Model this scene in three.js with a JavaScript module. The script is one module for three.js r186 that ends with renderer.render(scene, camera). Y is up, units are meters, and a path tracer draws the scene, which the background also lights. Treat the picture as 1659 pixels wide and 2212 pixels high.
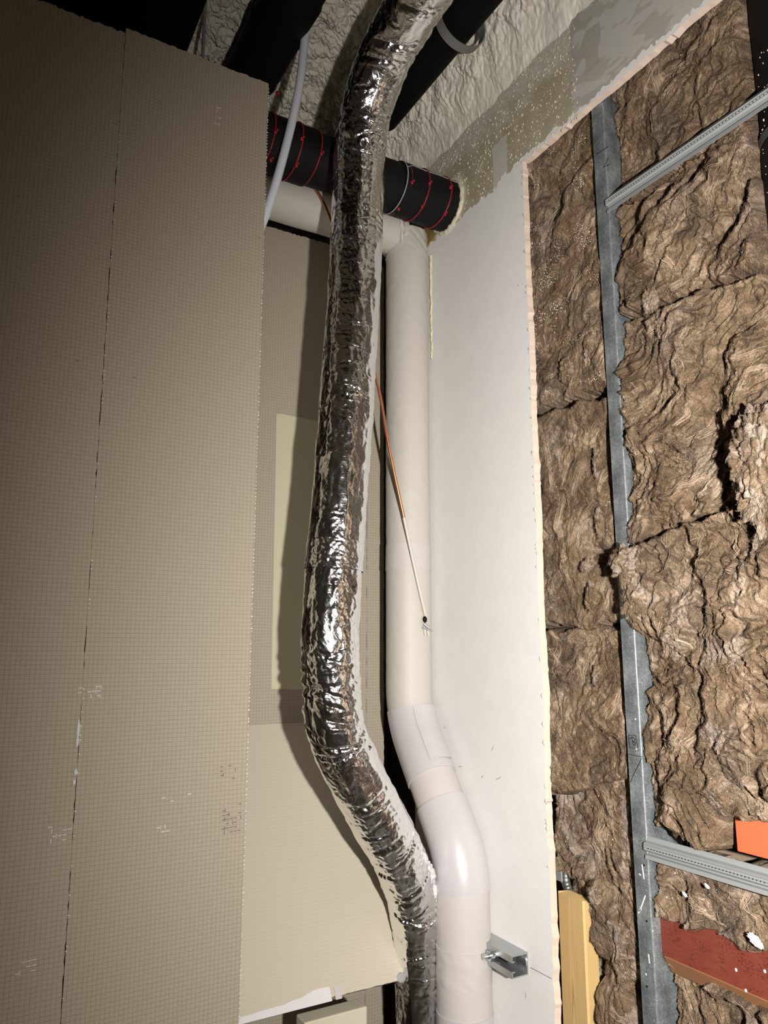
import * as THREE from 'three';
import { mergeGeometries, mergeVertices, toCreasedNormals } from 'three/addons/utils/BufferGeometryUtils.js';
import { RoundedBoxGeometry } from 'three/addons/geometries/RoundedBoxGeometry.js';
import { TextGeometry } from 'three/addons/geometries/TextGeometry.js';
import { FontLoader } from 'three/addons/loaders/FontLoader.js';
import { createNoise3D } from 'simplex-noise';

// ---------------------------------------------------------------- camera, light, exposure
const scene = new THREE.Scene();
scene.background = new THREE.Color(0x000000);
const IMG_W = 1659, IMG_H = 2212, FOCAL = 1600, PITCH = Math.atan(293 / FOCAL), YAW = 29.59 * Math.PI / 180;
const EYE = new THREE.Vector3(0, 1.5, 0);
const FWD = new THREE.Vector3(Math.sin(YAW) * Math.cos(PITCH), Math.sin(PITCH), -Math.cos(YAW) * Math.cos(PITCH));
const RIGHT = new THREE.Vector3(Math.cos(YAW), 0, Math.sin(YAW));
const UPV = new THREE.Vector3().crossVectors(RIGHT, FWD);
const camera = new THREE.PerspectiveCamera(2 * Math.atan(IMG_H / 2 / FOCAL) * 180 / Math.PI, IMG_W / IMG_H, 0.02, 40);
camera.position.copy(EYE);
camera.lookAt(EYE.clone().add(FWD));
const renderer = new THREE.WebGLRenderer({ antialias: true });
renderer.toneMapping = THREE.LinearToneMapping;
renderer.toneMappingExposure = 1.0;
renderer.shadowMap.enabled = true;
// the work lamp beside the camera: its place, the way it points, its strength
const LAMP_AT = new THREE.Vector3(0.19, 1.48, 0.15);
const LAMP_DIR = (() => { const h = 60 * Math.PI / 180, e = -2 * Math.PI / 180; return new THREE.Vector3(Math.sin(h) * Math.cos(e), Math.sin(e), -Math.cos(h) * Math.cos(e)); })();
const LAMP_POWER = 17.2, LAMP_COLOR = new THREE.Color(1.0, 0.955, 0.91), LAMP_ANGLE = 74 * Math.PI / 180;

// ---------------------------------------------------------------- helpers
function rng(seed) { let a = seed >>> 0; return () => { a = (a + 0x6D2B79F5) >>> 0; let t = a; t = Math.imul(t ^ (t >>> 15), t | 1); t ^= t + Math.imul(t ^ (t >>> 7), t | 61); return ((t ^ (t >>> 14)) >>> 0) / 4294967296; }; }
const N3 = createNoise3D(rng(11));
const n2 = (x, y, s = 0) => N3(x, y, s * 17.31 + 0.5);
const clamp = (v, a = 0, b = 1) => Math.min(b, Math.max(a, v));
const lerp = (a, b, t) => a + (b - a) * t;
const sstep = (a, b, v) => { const t = clamp((v - a) / (b - a)); return t * t * (3 - 2 * t); };
const ray = (px, py) => FWD.clone().addScaledVector(RIGHT, (px - IMG_W / 2) / FOCAL).addScaledVector(UPV, -(py - IMG_H / 2) / FOCAL);
const onX = (px, py, x) => { const d = ray(px, py); return EYE.clone().addScaledVector(d, (x - EYE.x) / d.x); };
const onY = (px, py, y) => { const d = ray(px, py); return EYE.clone().addScaledVector(d, (y - EYE.y) / d.y); };
const onZ = (px, py, z) => { const d = ray(px, py); return EYE.clone().addScaledVector(d, (z - EYE.z) / d.z); };
function onCylinder(px, py, cx, cz, r) {        // first hit of a sight line with an upright cylinder
  const d = ray(px, py), a = d.x * d.x + d.z * d.z, b = -(d.x * cx + d.z * cz), c = cx * cx + cz * cz - r * r;
  const t = (-b - Math.sqrt(Math.max(0, b * b - a * c))) / a;
  return EYE.clone().addScaledVector(d, t);
}
const taken = {};
function numbered(name) { const k = taken[name] = (taken[name] ?? -1) + 1; return k ? name + '_' + String(k).padStart(3, '0') : name; }
const shade = (o) => { o.traverse((c) => { if (c.isMesh) { c.castShadow = true; c.receiveShadow = true; } }); return o; };
function tag(o, label, category, group) { o.userData.label = label; o.userData.category = category; if (group) o.userData.group = group; return o; }
function thing(name, label, category, at = [0, 0, 0], group) {
  const o = new THREE.Group(); o.name = numbered(name); o.position.set(...at); scene.add(o);
  return tag(o, label, category, group);
}
function structure(name, label, category) { const o = new THREE.Group(); o.name = name; scene.add(o); tag(o, label, category); o.userData.kind = 'structure'; return o; }
function part(name, geometry, material, parent, label, kind) {     // geometry in world metres; moved into the parent's own frame
  const m = new THREE.Mesh(geometry, material); m.name = name;
  parent.updateWorldMatrix(true, false);
  const p = new THREE.Vector3().setFromMatrixPosition(parent.matrixWorld);
  geometry.translate(-p.x, -p.y, -p.z);
  parent.add(m);
  if (label) m.userData.label = label;
  if (kind) m.userData.kind = kind;
  m.castShadow = m.receiveShadow = true;
  return m;
}
const boxAt = (x0, x1, y0, y1, z0, z1, r = 0) => {
  const w = Math.abs(x1 - x0), h = Math.abs(y1 - y0), d = Math.abs(z1 - z0);
  const g = r ? new RoundedBoxGeometry(w, h, d, 2, r) : new THREE.BoxGeometry(w, h, d);
  return g.translate((x0 + x1) / 2, (y0 + y1) / 2, (z0 + z1) / 2);
};
const plain = (g) => { const h = g.index ? g.toNonIndexed() : g; for (const k of Object.keys(h.attributes)) if (!['position', 'normal', 'uv'].includes(k)) h.deleteAttribute(k); return h; };
const join = (list) => mergeGeometries(list.map(plain));
const V = (x, y, z) => new THREE.Vector3(x, y, z);
// a path of straight runs with rounded corners, as evenly spaced points
function runPath(points, radius, step) {
  const dense = [];
  const P = points.map((p) => p.clone());
  const R = (i) => Array.isArray(radius) ? radius[i] : radius;
  dense.push(P[0]);
  for (let i = 1; i < P.length - 1; i++) {
    const a = P[i - 1].clone().sub(P[i]).normalize(), b = P[i + 1].clone().sub(P[i]).normalize();
    const half = Math.acos(clamp(a.dot(b), -1, 1)) / 2;
    let cut = Math.min(R(i) / Math.tan(half), P[i].distanceTo(P[i - 1]) * 0.48, P[i].distanceTo(P[i + 1]) * 0.48);
    const s = P[i].clone().addScaledVector(a, cut), e = P[i].clone().addScaledVector(b, cut);
    for (let k = 0; k <= 16; k++) { const t = k / 16, q = s.clone().multiplyScalar((1 - t) * (1 - t)).addScaledVector(P[i], 2 * t * (1 - t)).addScaledVector(e, t * t); dense.push(q); }
  }
  dense.push(P[P.length - 1]);
  return resample(dense, step);
}
function resample(pts, step) {
  const L = [0]; for (let i = 1; i < pts.length; i++) L.push(L[i - 1] + pts[i].distanceTo(pts[i - 1]));
  const total = L[L.length - 1], n = Math.max(2, Math.round(total / step)), out = []; let k = 0;
  for (let i = 0; i <= n; i++) { const s = total * i / n; while (k < pts.length - 2 && L[k + 1] < s) k++; const t = (s - L[k]) / Math.max(1e-9, L[k + 1] - L[k]); out.push(pts[k].clone().lerp(pts[k + 1], clamp(t))); }
  return out;
}
const smoothPath = (pts, step) => resample(new THREE.CatmullRomCurve3(pts, false, 'centripetal').getPoints(pts.length * 24), step);
// a round skin swept along points; radius(s, angle, i) in metres; uv in metres
function sweep(pts, radius, sides, caps = true, start = null) {
  const n = pts.length, rows = [], S = [0];
  for (let i = 1; i < n; i++) S.push(S[i - 1] + pts[i].distanceTo(pts[i - 1]));
  let T = pts[1].clone().sub(pts[0]).normalize(), Nn = (start ? start.clone() : Math.abs(T.y) > 0.9 ? V(0, 0, 1) : V(0, 1, 0));
  Nn.addScaledVector(T, -Nn.dot(T)).normalize();
  const pos = [], uv = [], idx = []; const rf = typeof radius === 'function' ? radius : () => radius;
  for (let i = 0; i < n; i++) {
    const t2 = pts[Math.min(n - 1, i + 1)].clone().sub(pts[Math.max(0, i - 1)]).normalize();
    Nn.addScaledVector(t2, -Nn.dot(t2)).normalize(); T = t2;
    const B = new THREE.Vector3().crossVectors(T, Nn);
    for (let j = 0; j <= sides; j++) {
      const a = j / sides * Math.PI * 2, r = rf(S[i], a === Math.PI * 2 ? 0 : a, i, S[n - 1]), c = Math.cos(a) * r, s = Math.sin(a) * r, p = pts[i];
      pos.push(p.x + Nn.x * c + B.x * s, p.y + Nn.y * c + B.y * s, p.z + Nn.z * c + B.z * s);
      uv.push(j / sides * 0.36, S[i]);
    }
  }
  const w = sides + 1;
  for (let i = 0; i < n - 1; i++) for (let j = 0; j < sides; j++) { const a = i * w + j, b = a + 1, c = a + w, d = c + 1; idx.push(a, c, b, b, c, d); }
  const g = new THREE.BufferGeometry();
  g.setAttribute('position', new THREE.Float32BufferAttribute(pos, 3)); g.setAttribute('uv', new THREE.Float32BufferAttribute(uv, 2)); g.setIndex(idx);
  g.computeVertexNormals();
  const nm = g.attributes.normal;
  for (let i = 0; i < n; i++) { const a = i * w, b = a + sides, x = nm.getX(a) + nm.getX(b), y = nm.getY(a) + nm.getY(b), z = nm.getZ(a) + nm.getZ(b), l = Math.hypot(x, y, z) || 1; nm.setXYZ(a, x / l, y / l, z / l); nm.setXYZ(b, x / l, y / l, z / l); }
  const q = new THREE.Vector3().crossVectors(V(pos[3] - pos[0], pos[4] - pos[1], pos[5] - pos[2]), V(pos[w * 3] - pos[0], pos[w * 3 + 1] - pos[1], pos[w * 3 + 2] - pos[2]));
  if (q.dot(V(pos[0] - pts[0].x, pos[1] - pts[0].y, pos[2] - pts[0].z)) > 0) { for (let k = 0; k < idx.length; k += 3) { const t = idx[k]; idx[k] = idx[k + 1]; idx[k + 1] = t; } g.setIndex(idx); for (let k = 0; k < nm.count; k++) nm.setXYZ(k, -nm.getX(k), -nm.getY(k), -nm.getZ(k)); }
  if (!caps) return g;
  const lids = [];
  for (const e of [0, n - 1]) {
    const c = pts[e], out = pts[e].clone().sub(pts[e ? n - 2 : 1]).normalize(), cp = [c.x, c.y, c.z], ci = [], cn = [], cu = [0, 0];
    for (let j = 0; j <= sides; j++) { const k = (e * w + j) * 3; cp.push(pos[k], pos[k + 1], pos[k + 2]); cu.push(Math.cos(j / sides * 6.283) * 0.05, Math.sin(j / sides * 6.283) * 0.05); }
    for (let j = 0; j < sides; j++) e ? ci.push(0, j + 1, j + 2) : ci.push(0, j + 2, j + 1);
    for (let j = 0; j < sides + 2; j++) cn.push(out.x, out.y, out.z);
    const lid = new THREE.BufferGeometry(); lid.setAttribute('position', new THREE.Float32BufferAttribute(cp, 3)); lid.setAttribute('normal', new THREE.Float32BufferAttribute(cn, 3)); lid.setAttribute('uv', new THREE.Float32BufferAttribute(cu, 2)); lid.setIndex(ci); lids.push(lid);
  }
  return join([g, ...lids]);
}
const between = (pts, s0, s1) => { const out = []; let s = 0; for (let i = 0; i < pts.length; i++) { if (i) s += pts[i].distanceTo(pts[i - 1]); if (s >= s0 && s <= s1) out.push(pts[i]); } return out; };
// thin inked or painted strokes lying on an upright plane x = const, given as [z, y] points
function strokesOnX(lines, x, width, thick = 0.0004) {
  const out = [];
  for (const line of lines) for (let i = 1; i < line.length; i++) {
    const [z0, y0] = line[i - 1], [z1, y1] = line[i], L = Math.hypot(z1 - z0, y1 - y0) + width * 0.6;
    const g = new THREE.BoxGeometry(thick, width, L); g.rotateX(-Math.atan2(y1 - y0, z1 - z0)); g.translate(x, (y0 + y1) / 2, (z0 + z1) / 2); out.push(g);
  }
  return join(out);
}
const solid = (o) => new THREE.MeshStandardMaterial({ roughness: 0.8, metalness: 0, ...o });
const rgb = (r, g, b) => new THREE.Color().setRGB(r, g, b);
function dataTexture(w, h, fn, color, repeat) {
  const d = new Uint8Array(w * h * 4);
  for (let y = 0; y < h; y++) for (let x = 0; x < w; x++) { const c = fn(x, y), k = (y * w + x) * 4; d[k] = clamp(c[0]) * 255; d[k + 1] = clamp(c[1] ?? c[0]) * 255; d[k + 2] = clamp(c[2] ?? c[0]) * 255; d[k + 3] = 255; }
  const t = new THREE.DataTexture(d, w, h); t.magFilter = THREE.LinearFilter; t.minFilter = THREE.LinearFilter;
  t.wrapS = t.wrapT = THREE.RepeatWrapping; if (color) t.colorSpace = THREE.SRGBColorSpace; if (repeat) t.repeat.set(repeat[0], repeat[1]); t.needsUpdate = true; return t;
}
// tileable noise on a torus of period 1
const tile = (u, v, f, s) => { const a = u * 6.28318, b = v * 6.28318, k = f / 6.28318; return (N3(Math.cos(a) * k + s, Math.sin(a) * k, Math.cos(b) * k + 3.1 * s) + N3(Math.sin(b) * k + 7 + s, Math.cos(a) * k + 4, Math.sin(a) * k)) * 0.5; };

// ---------------------------------------------------------------- materials
// glass-mesh faced cement board: a net of threads about 7.6 mm apart, pressed into the slurry
const meshBump = dataTexture(512, 512, (x, y) => {
  const c = 64, jx = 3 * tile(x / 512, y / 512, 8, 1), jy = 3 * tile(x / 512, y / 512, 8, 5);
  const gx = Math.abs(((x + jx) % c + c) % c - c / 2) / (c / 2), gy = Math.abs(((y + jy) % c + c) % c - c / 2) / (c / 2);
  const groove = Math.max(sstep(0.78, 0.97, gx), sstep(0.78, 0.97, gy));
  return [0.62 - 0.5 * groove + 0.10 * tile(x / 512, y / 512, 40, 2)];
});
const meshTint = (base, line) => dataTexture(512, 512, (x, y) => {
  const c = 64, jx = 3 * tile(x / 512, y / 512, 8, 1), jy = 3 * tile(x / 512, y / 512, 8, 5);
  const gx = Math.abs(((x + jx) % c + c) % c - c / 2) / (c / 2), gy = Math.abs(((y + jy) % c + c) % c - c / 2) / (c / 2);
  const g = Math.max(sstep(0.84, 0.98, gx), sstep(0.84, 0.98, gy)) * (0.8 + 0.4 * tile(x / 512, y / 512, 60, 9));
  const m = 1 + 0.04 * tile(x / 512, y / 512, 60, 4);
  return base.map((b, i) => lerp(b, line[i], clamp(g)) * m);
}, true);
const metric = (t, size) => { const c = t.clone(); c.repeat.set(1 / size, 1 / size); c.needsUpdate = true; return c; };
const meshBumpM = metric(meshBump, 0.061);
const M = {};
M.board = solid({ map: metric(meshTint([0.672, 0.637, 0.562], [0.58, 0.545, 0.472]), 0.061), bumpMap: meshBumpM, bumpScale: 0.0005, roughness: 0.72 });
// the sloping board is another product: cream, with fine level ribs and pinholes instead of a square net
const ribBump = dataTexture(512, 512, (x, y) => { const d = Math.abs((y % 64) - 32) / 32; return [0.6 - 0.45 * sstep(0.86, 0.99, d) * (0.5 + 0.6 * clamp(0.5 + tile(x / 512, y / 512, 30, 6))) + 0.08 * tile(x / 512, y / 512, 50, 2)]; });
const ribTint = dataTexture(512, 512, (x, y) => { const d = Math.abs((y % 64) - 32) / 32, g = sstep(0.9, 0.99, d) * clamp(0.3 + 0.9 * tile(x / 512, y / 512, 24, 6)), pin = sstep(0.50, 0.62, tile(x / 512, y / 512, 70, 12)) * 0.3, m = 1 + 0.03 * tile(x / 512, y / 512, 60, 4); return [0.765, 0.735, 0.66].map((b, i) => lerp(b, [0.66, 0.62, 0.54][i], clamp(g + pin)) * m); }, true);
M.boardRibbed = solid({ map: metric(ribTint, 0.061), bumpMap: metric(ribBump, 0.061), bumpScale: 0.0004, roughness: 0.85 });
M.boardEdge = solid({ color: rgb(0.30, 0.28, 0.235), roughness: 0.95 });
M.glassThread = solid({ color: rgb(0.74, 0.73, 0.70), roughness: 0.6 });
M.patch = solid({ color: rgb(0.56, 0.53, 0.37), roughness: 0.75 });
M.ink = solid({ color: rgb(0.012, 0.012, 0.012), roughness: 0.7 });
M.pencil = solid({ color: rgb(0.10, 0.09, 0.09), roughness: 0.8 });
M.gypsum = solid({ color: rgb(0.72, 0.585, 0.475), roughness: 0.95 });
M.gypsumWhite = solid({ color: rgb(0.68, 0.67, 0.68), roughness: 0.9 });
M.steel = solid({ color: rgb(0.36, 0.385, 0.385), metalness: 0.75, roughness: 0.42 });
M.zinc = solid({ color: rgb(0.46, 0.48, 0.49), metalness: 0.85, roughness: 0.34 });
M.zincDull = solid({ color: rgb(0.40, 0.42, 0.42), metalness: 0.55, roughness: 0.55 });
M.bolt = solid({ color: rgb(0.62, 0.63, 0.64), metalness: 0.95, roughness: 0.25 });
M.black = new THREE.MeshPhysicalMaterial({ color: rgb(0.0062, 0.0058, 0.0058), roughness: 0.65, specularIntensity: 0.35 });
M.blackMatte = new THREE.MeshPhysicalMaterial({ color: rgb(0.004, 0.0036, 0.0036), roughness: 0.8, specularIntensity: 0.25 });
M.red = solid({ color: rgb(0.25, 0.008, 0.022), roughness: 0.45 });
M.copper = solid({ color: rgb(0.66, 0.27, 0.13), metalness: 0.9, roughness: 0.32 });
M.tapeGrey = solid({ color: rgb(0.32, 0.315, 0.31), roughness: 0.6 });
M.canvas = solid({ color: rgb(0.515, 0.49, 0.437), roughness: 0.55, bumpMap: metric(dataTexture(256, 256, (x, y) => [0.5 + 0.3 * tile(x / 256, y / 256, 6, 2) + 0.12 * tile(x / 256, y / 256, 50, 7)]), 0.12), bumpScale: 0.0006 });
M.pvc = new THREE.MeshPhysicalMaterial({ color: rgb(0.52, 0.497, 0.508), roughness: 0.32, clearcoat: 0.4, clearcoatRoughness: 0.18 });
M.canvasPale = solid({ color: rgb(0.525, 0.495, 0.47), roughness: 0.6 });
M.clearTube = new THREE.MeshPhysicalMaterial({ color: rgb(0.86, 0.89, 0.97), roughness: 0.22, transmission: 0.2, thickness: 0, clearcoat: 0.5 });
M.fluff = solid({ color: rgb(0.58, 0.575, 0.57), roughness: 1 });
M.foamYellow = solid({ color: rgb(0.74, 0.66, 0.42), roughness: 0.6 });
M.foamBrown = solid({ color: rgb(0.30, 0.21, 0.07), roughness: 0.5 });
M.droplet = solid({ color: rgb(0.60, 0.55, 0.42), roughness: 0.45 });
M.concrete = solid({ color: rgb(0.22, 0.21, 0.20), roughness: 0.95 });
M.roomWall = solid({ color: rgb(0.20, 0.19, 0.18), roughness: 0.95 });
M.sheathing = solid({ color: rgb(0.22, 0.17, 0.12), roughness: 1 });
const W = 1.04, SHEET = 0.016, BACK = W + SHEET;      // the drywall's face and back

// ---------------------------------------------------------------- the room shell
{
  const floor = structure('floor', 'grey concrete floor of the plant room', 'floor');
  part('slab', boxAt(-2.6, 1.4, -0.1, 0, -2.5, 2.6), M.concrete, floor);
  const left = structure('wall_left', 'plain grey wall far to the side of the room', 'wall');
  part('wall_sheet', boxAt(-2.6, -2.5, 0, 3.2, -2.5, 2.6), M.roomWall, left);
  const behind = structure('wall_behind', 'plain grey wall behind the work lamp', 'wall');
  part('wall_sheet', boxAt(-2.5, 1.4, 0, 3.2, 2.5, 2.6), M.roomWall, behind);
  const far = structure('wall_far', 'plain grey wall deep behind the shaft boards', 'wall');
  part('wall_sheet', boxAt(-2.5, 1.4, 0, 3.2, -2.5, -2.4), M.roomWall, far);
  const cav = structure('wall_cavity', 'brown sheathing at the back of the open stud bays', 'wall');
  part('sheathing', boxAt(1.20, 1.40, 0, 3.2, -2.4, 2.5), M.sheathing, cav);
}
// drywall: one sheet with a rectangle cut out of it; the cut shows the gypsum core
{
  const wall = structure('wall_right', 'white drywall with a cut opening and foam overspray above', 'wall');
  const r = rng(5), zc = -1.182, yc = 2.606, s = new THREE.Shape();
  const zNear = 2.5, zFar = -1.672, top = 3.2;
  s.moveTo(zFar, 0); s.lineTo(zc, 0);
  let y = 0; while (y < yc - 0.01) { y += 0.004 + r() * 0.014; s.lineTo(zc + (r() - 0.5) * 0.0028 + (r() < 0.06 ? 0.0035 : 0) + 0.003 * n2(y * 4, 1), Math.min(y, yc - 0.006)); }
  s.lineTo(zc + 0.001, yc);
  let z = zc; while (z < zNear - 0.02) { z += 0.005 + r() * 0.016; s.lineTo(z, yc + (r() - 0.5) * 0.0025 + 0.0028 * n2(z * 5, 7) - (r() < 0.06 ? 0.003 : 0)); }
  s.lineTo(zNear, yc); s.lineTo(zNear, top); s.lineTo(zFar, top); s.lineTo(zFar, 0);
  const g = new THREE.ExtrudeGeometry(s, { depth: SHEET, bevelEnabled: false });
  // shape x -> world z, shape y -> world y, extrusion -> world x
  const p = g.attributes.position, nn = g.attributes.normal;
  for (let i = 0; i < p.count; i++) { const a = p.getX(i), b = p.getY(i), c = p.getZ(i); p.setXYZ(i, BACK - c, b, a); const nx = nn.getX(i), ny = nn.getY(i), nz = nn.getZ(i); nn.setXYZ(i, -nz, ny, nx); }
  // paint, bare board, dried compound and stain, placed where the photograph has them; uv are metres of (z, y)
  const Z0 = -1.75, Z1 = -0.55, Y0 = 0.75, Y1 = 2.95, tw = 1024, th = 2048;
  const tex = dataTexture(tw, th, (x, yy) => {
    const zz = Z0 + (x + 0.5) / tw * (Z1 - Z0), h = Y0 + (yy + 0.5) / th * (Y1 - Y0);
    const f = n2(zz * 14, h * 14, 1), f2 = n2(zz * 60, h * 60, 2), f3 = n2(zz * 220, h * 220, 3);
    const white = [0.90, 0.895, 0.885], bare = [0.70, 0.675, 0.585], olive = [0.645, 0.615, 0.515], mud = [0.735, 0.725, 0.70], mudDark = [0.635, 0.62, 0.585];
    let line = 2.600 + 0.006 * f + 0.006 * Math.sign(f2) * Math.abs(f2) + (zz > -1.30 ? 0.016 * sstep(-1.30, -1.24, zz) : 0);
    const strip = zz > -1.291 + 0.003 * f2 && zz < -1.236 + 0.003 * f2 && h < 2.714 + 0.004 * f2;
    if (h < line) { const d = 1 + 0.008 * f + 0.006 * f2 + 0.006 * f3; return white.map((v) => v * d); }
    let c = olive.map((v, i) => lerp(v, bare[i], clamp(0.28 + 0.55 * f + 0.25 * f2)));
    const speck = sstep(0.32, 0.62, n2(zz * 330, h * 330, 5)) * (0.55 + 0.45 * f);
    c = c.map((v, i) => lerp(v, [0.77, 0.745, 0.64][i], clamp(speck) * 0.5));
    const low = sstep(0.05, 0.0, h - line) * 0.6; c = c.map((v, i) => lerp(v, bare[i] * 0.98, low));
    const up = sstep(2.735, 2.81, h + 0.02 * f); c = c.map((v, i) => lerp(v, [0.80, 0.785, 0.735][i], up * (0.75 + 0.25 * f2)));   // thin skin of foam
    if (zz < -1.3 && h < 2.73 && h > 2.6) { const ring = Math.hypot(zz + 1.485, h - 2.662) - 0.075; if (ring < 0.02) c = c.map((v, i) => lerp(v, [0.82, 0.79, 0.70][i], sstep(0.02, 0.0, ring) * 0.8)); }
    if (strip) c = [0.76, 0.75, 0.715].map((v) => v * (1 + 0.02 * f2));
    const edge = -1.013 + 0.012 * f + 0.006 * f2;
    if (zz > edge) {
      c = mud.map((v) => v * (1 + 0.012 * f));
      const sm = n2(zz * 4.2 - h * 2.2, h * 17 + zz * 9, 8) + 0.35 * n2(zz * 22, h * 50, 9);
      c = c.map((v, i) => lerp(v, mudDark[i], sstep(0.08, 0.26, sm) * 0.6));
      if (zz < -0.93 && h > 2.68) c = c.map((v, i) => lerp(v, mudDark[i], sstep(0.0, 0.08, 0.25 + f) * 0.8));
    }
    return c.map((v) => v * (1 + 0.02 * f3));
  }, true);
  tex.wrapS = tex.wrapT = THREE.ClampToEdgeWrapping; tex.repeat.set(1 / (Z1 - Z0), 1 / (Y1 - Y0)); tex.offset.set(-Z0 / (Z1 - Z0), -Y0 / (Y1 - Y0));
  const face = solid({ map: tex, roughness: 0.7 });
  const sheet = new THREE.Mesh(g, [face, M.gypsum]); sheet.name = 'drywall_sheet'; sheet.castShadow = sheet.receiveShadow = true; wall.add(sheet);
  // droplets of spray foam stuck to the board
  const dg = new THREE.IcosahedronGeometry(1, 1), count = 1500, inst = new THREE.InstancedMesh(dg, M.droplet, count), mm = new THREE.Matrix4(), q = new THREE.Quaternion();
  const rr = rng(77);
  for (let i = 0; i < count; i++) {
    let zz, h; do { zz = -1.62 + rr() * 0.62; h = 2.60 + rr() * 0.25; } while ((zz > -1.291 && zz < -1.232 && h < 2.72) || Math.hypot(zz + 1.485, h - 2.662) < 0.075 || rr() > 0.35 + 0.65 * (n2(zz * 14, h * 14, 1) * 0.5 + 0.5));
    const sz = 0.0006 + 0.0018 * Math.pow(rr(), 4); mm.compose(V(W - sz * 0.2, h, zz), q, V(sz * 0.9, sz * (1 + rr()), sz)); inst.setMatrixAt(i, mm);
  }
  inst.name = 'overspray_droplets'; inst.userData.kind = 'stuff'; inst.castShadow = inst.receiveShadow = true; wall.add(inst);
  // torn paper hairs along the cut
  const hairs = []; const rh = rng(9);
  for (let i = 0; i < 46; i++) { const yy = 0.85 + rh() * 1.74, L = 0.004 + rh() * 0.008, z1 = zc + 0.002 - rh() * 0.003; hairs.push(sweep([V(W - 0.0005, yy, z1), V(W - 0.002 - rh() * 0.002, yy + L * 0.5, z1 - 0.002 * rh()), V(W - 0.001, yy + L, z1 - 0.003 * rh())], 0.0005, 4)); }
  part('torn_paper', join(hairs), M.gypsum, wall, 'torn paper fibres on the cut edge', 'stuff');
  // pencil line by the strut and small scuffs
  const a = onX(1146, 2090, W), b = onX(1191, 2114, W), z2 = onX(1121, 2144, W), z3 = onX(1122, 2155, W);
  part('pencil_line', strokesOnX([[[a.z, a.y], [b.z, b.y]]], W, 0.0011), M.pencil, wall, 'thin dark pencil line');
  const scuffs = [[[1135, 2144], [1136, 2156]], [[959, 1573], [961, 1570]], [[1062, 1622], [1065, 1613]], [[1072, 1684], [1081, 1679]], [[990, 1656], [997, 1656]], [[1118, 615], [1120, 618]], [[1040, 1680], [1043, 1676]]].map((l) => l.map(([x, yq]) => { const v = onX(x, yq, W); return [v.z, v.y]; }));
  part('scuff_mark', strokesOnX(scuffs, W, 0.0016), M.tapeGrey, wall, 'small grey scuffs on the white paint');
  // yellow foam squeezed out along the pipe and brown foam round the sleeve
  const beadPts = []; for (let i = 0; i <= 60; i++) { const h = lerp(2.56, 2.26, i / 60); beadPts.push(V(W - 0.001, h, -1.570 + 0.003 * n2(h * 30, 3))); }
  part('foam_bead', sweep(beadPts, (s, t) => (0.0038 - s * 0.0075) + 0.0016 * n2(s * 90, t, 4), 12), M.foamYellow, wall, 'yellow foam squeezed out beside the white pipe');
  const smear = new THREE.Shape(); [[921, 470], [940, 478], [958, 484], [950, 497], [944, 503], [938, 516], [931, 521], [924, 534], [920, 520]].forEach(([x, yq], i) => { const v = onX(x, yq, W); i ? smear.lineTo(v.z, v.y) : smear.moveTo(v.z, v.y); });
  const sg = new THREE.ExtrudeGeometry(smear, { depth: 0.0014, bevelEnabled: true, bevelSize: 0.001, bevelThickness: 0.001, bevelSegments: 2 }); { const q2 = sg.attributes.position; for (let i = 0; i < q2.count; i++) q2.setXYZ(i, W - q2.getZ(i), q2.getY(i), q2.getX(i)); sg.computeVertexNormals(); }
  part('foam_smear', sg, Object.assign(M.foamBrown, { side: THREE.DoubleSide }), wall, 'brown foam smeared under the black sleeve');
  const ringPts = []; for (let i = 0; i <= 80; i++) { const a2 = i / 80 * 6.28318; ringPts.push(V(W - 0.002, 2.662 + Math.cos(a2) * 0.069, -1.485 + Math.sin(a2) * 0.069)); }
  part('foam_ring', sweep(ringPts, (s, t) => 0.006 + 0.003 * n2(s * 70, t, 12), 10, false), M.droplet, wall, 'cream foam collar round the black sleeve');
}
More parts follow.
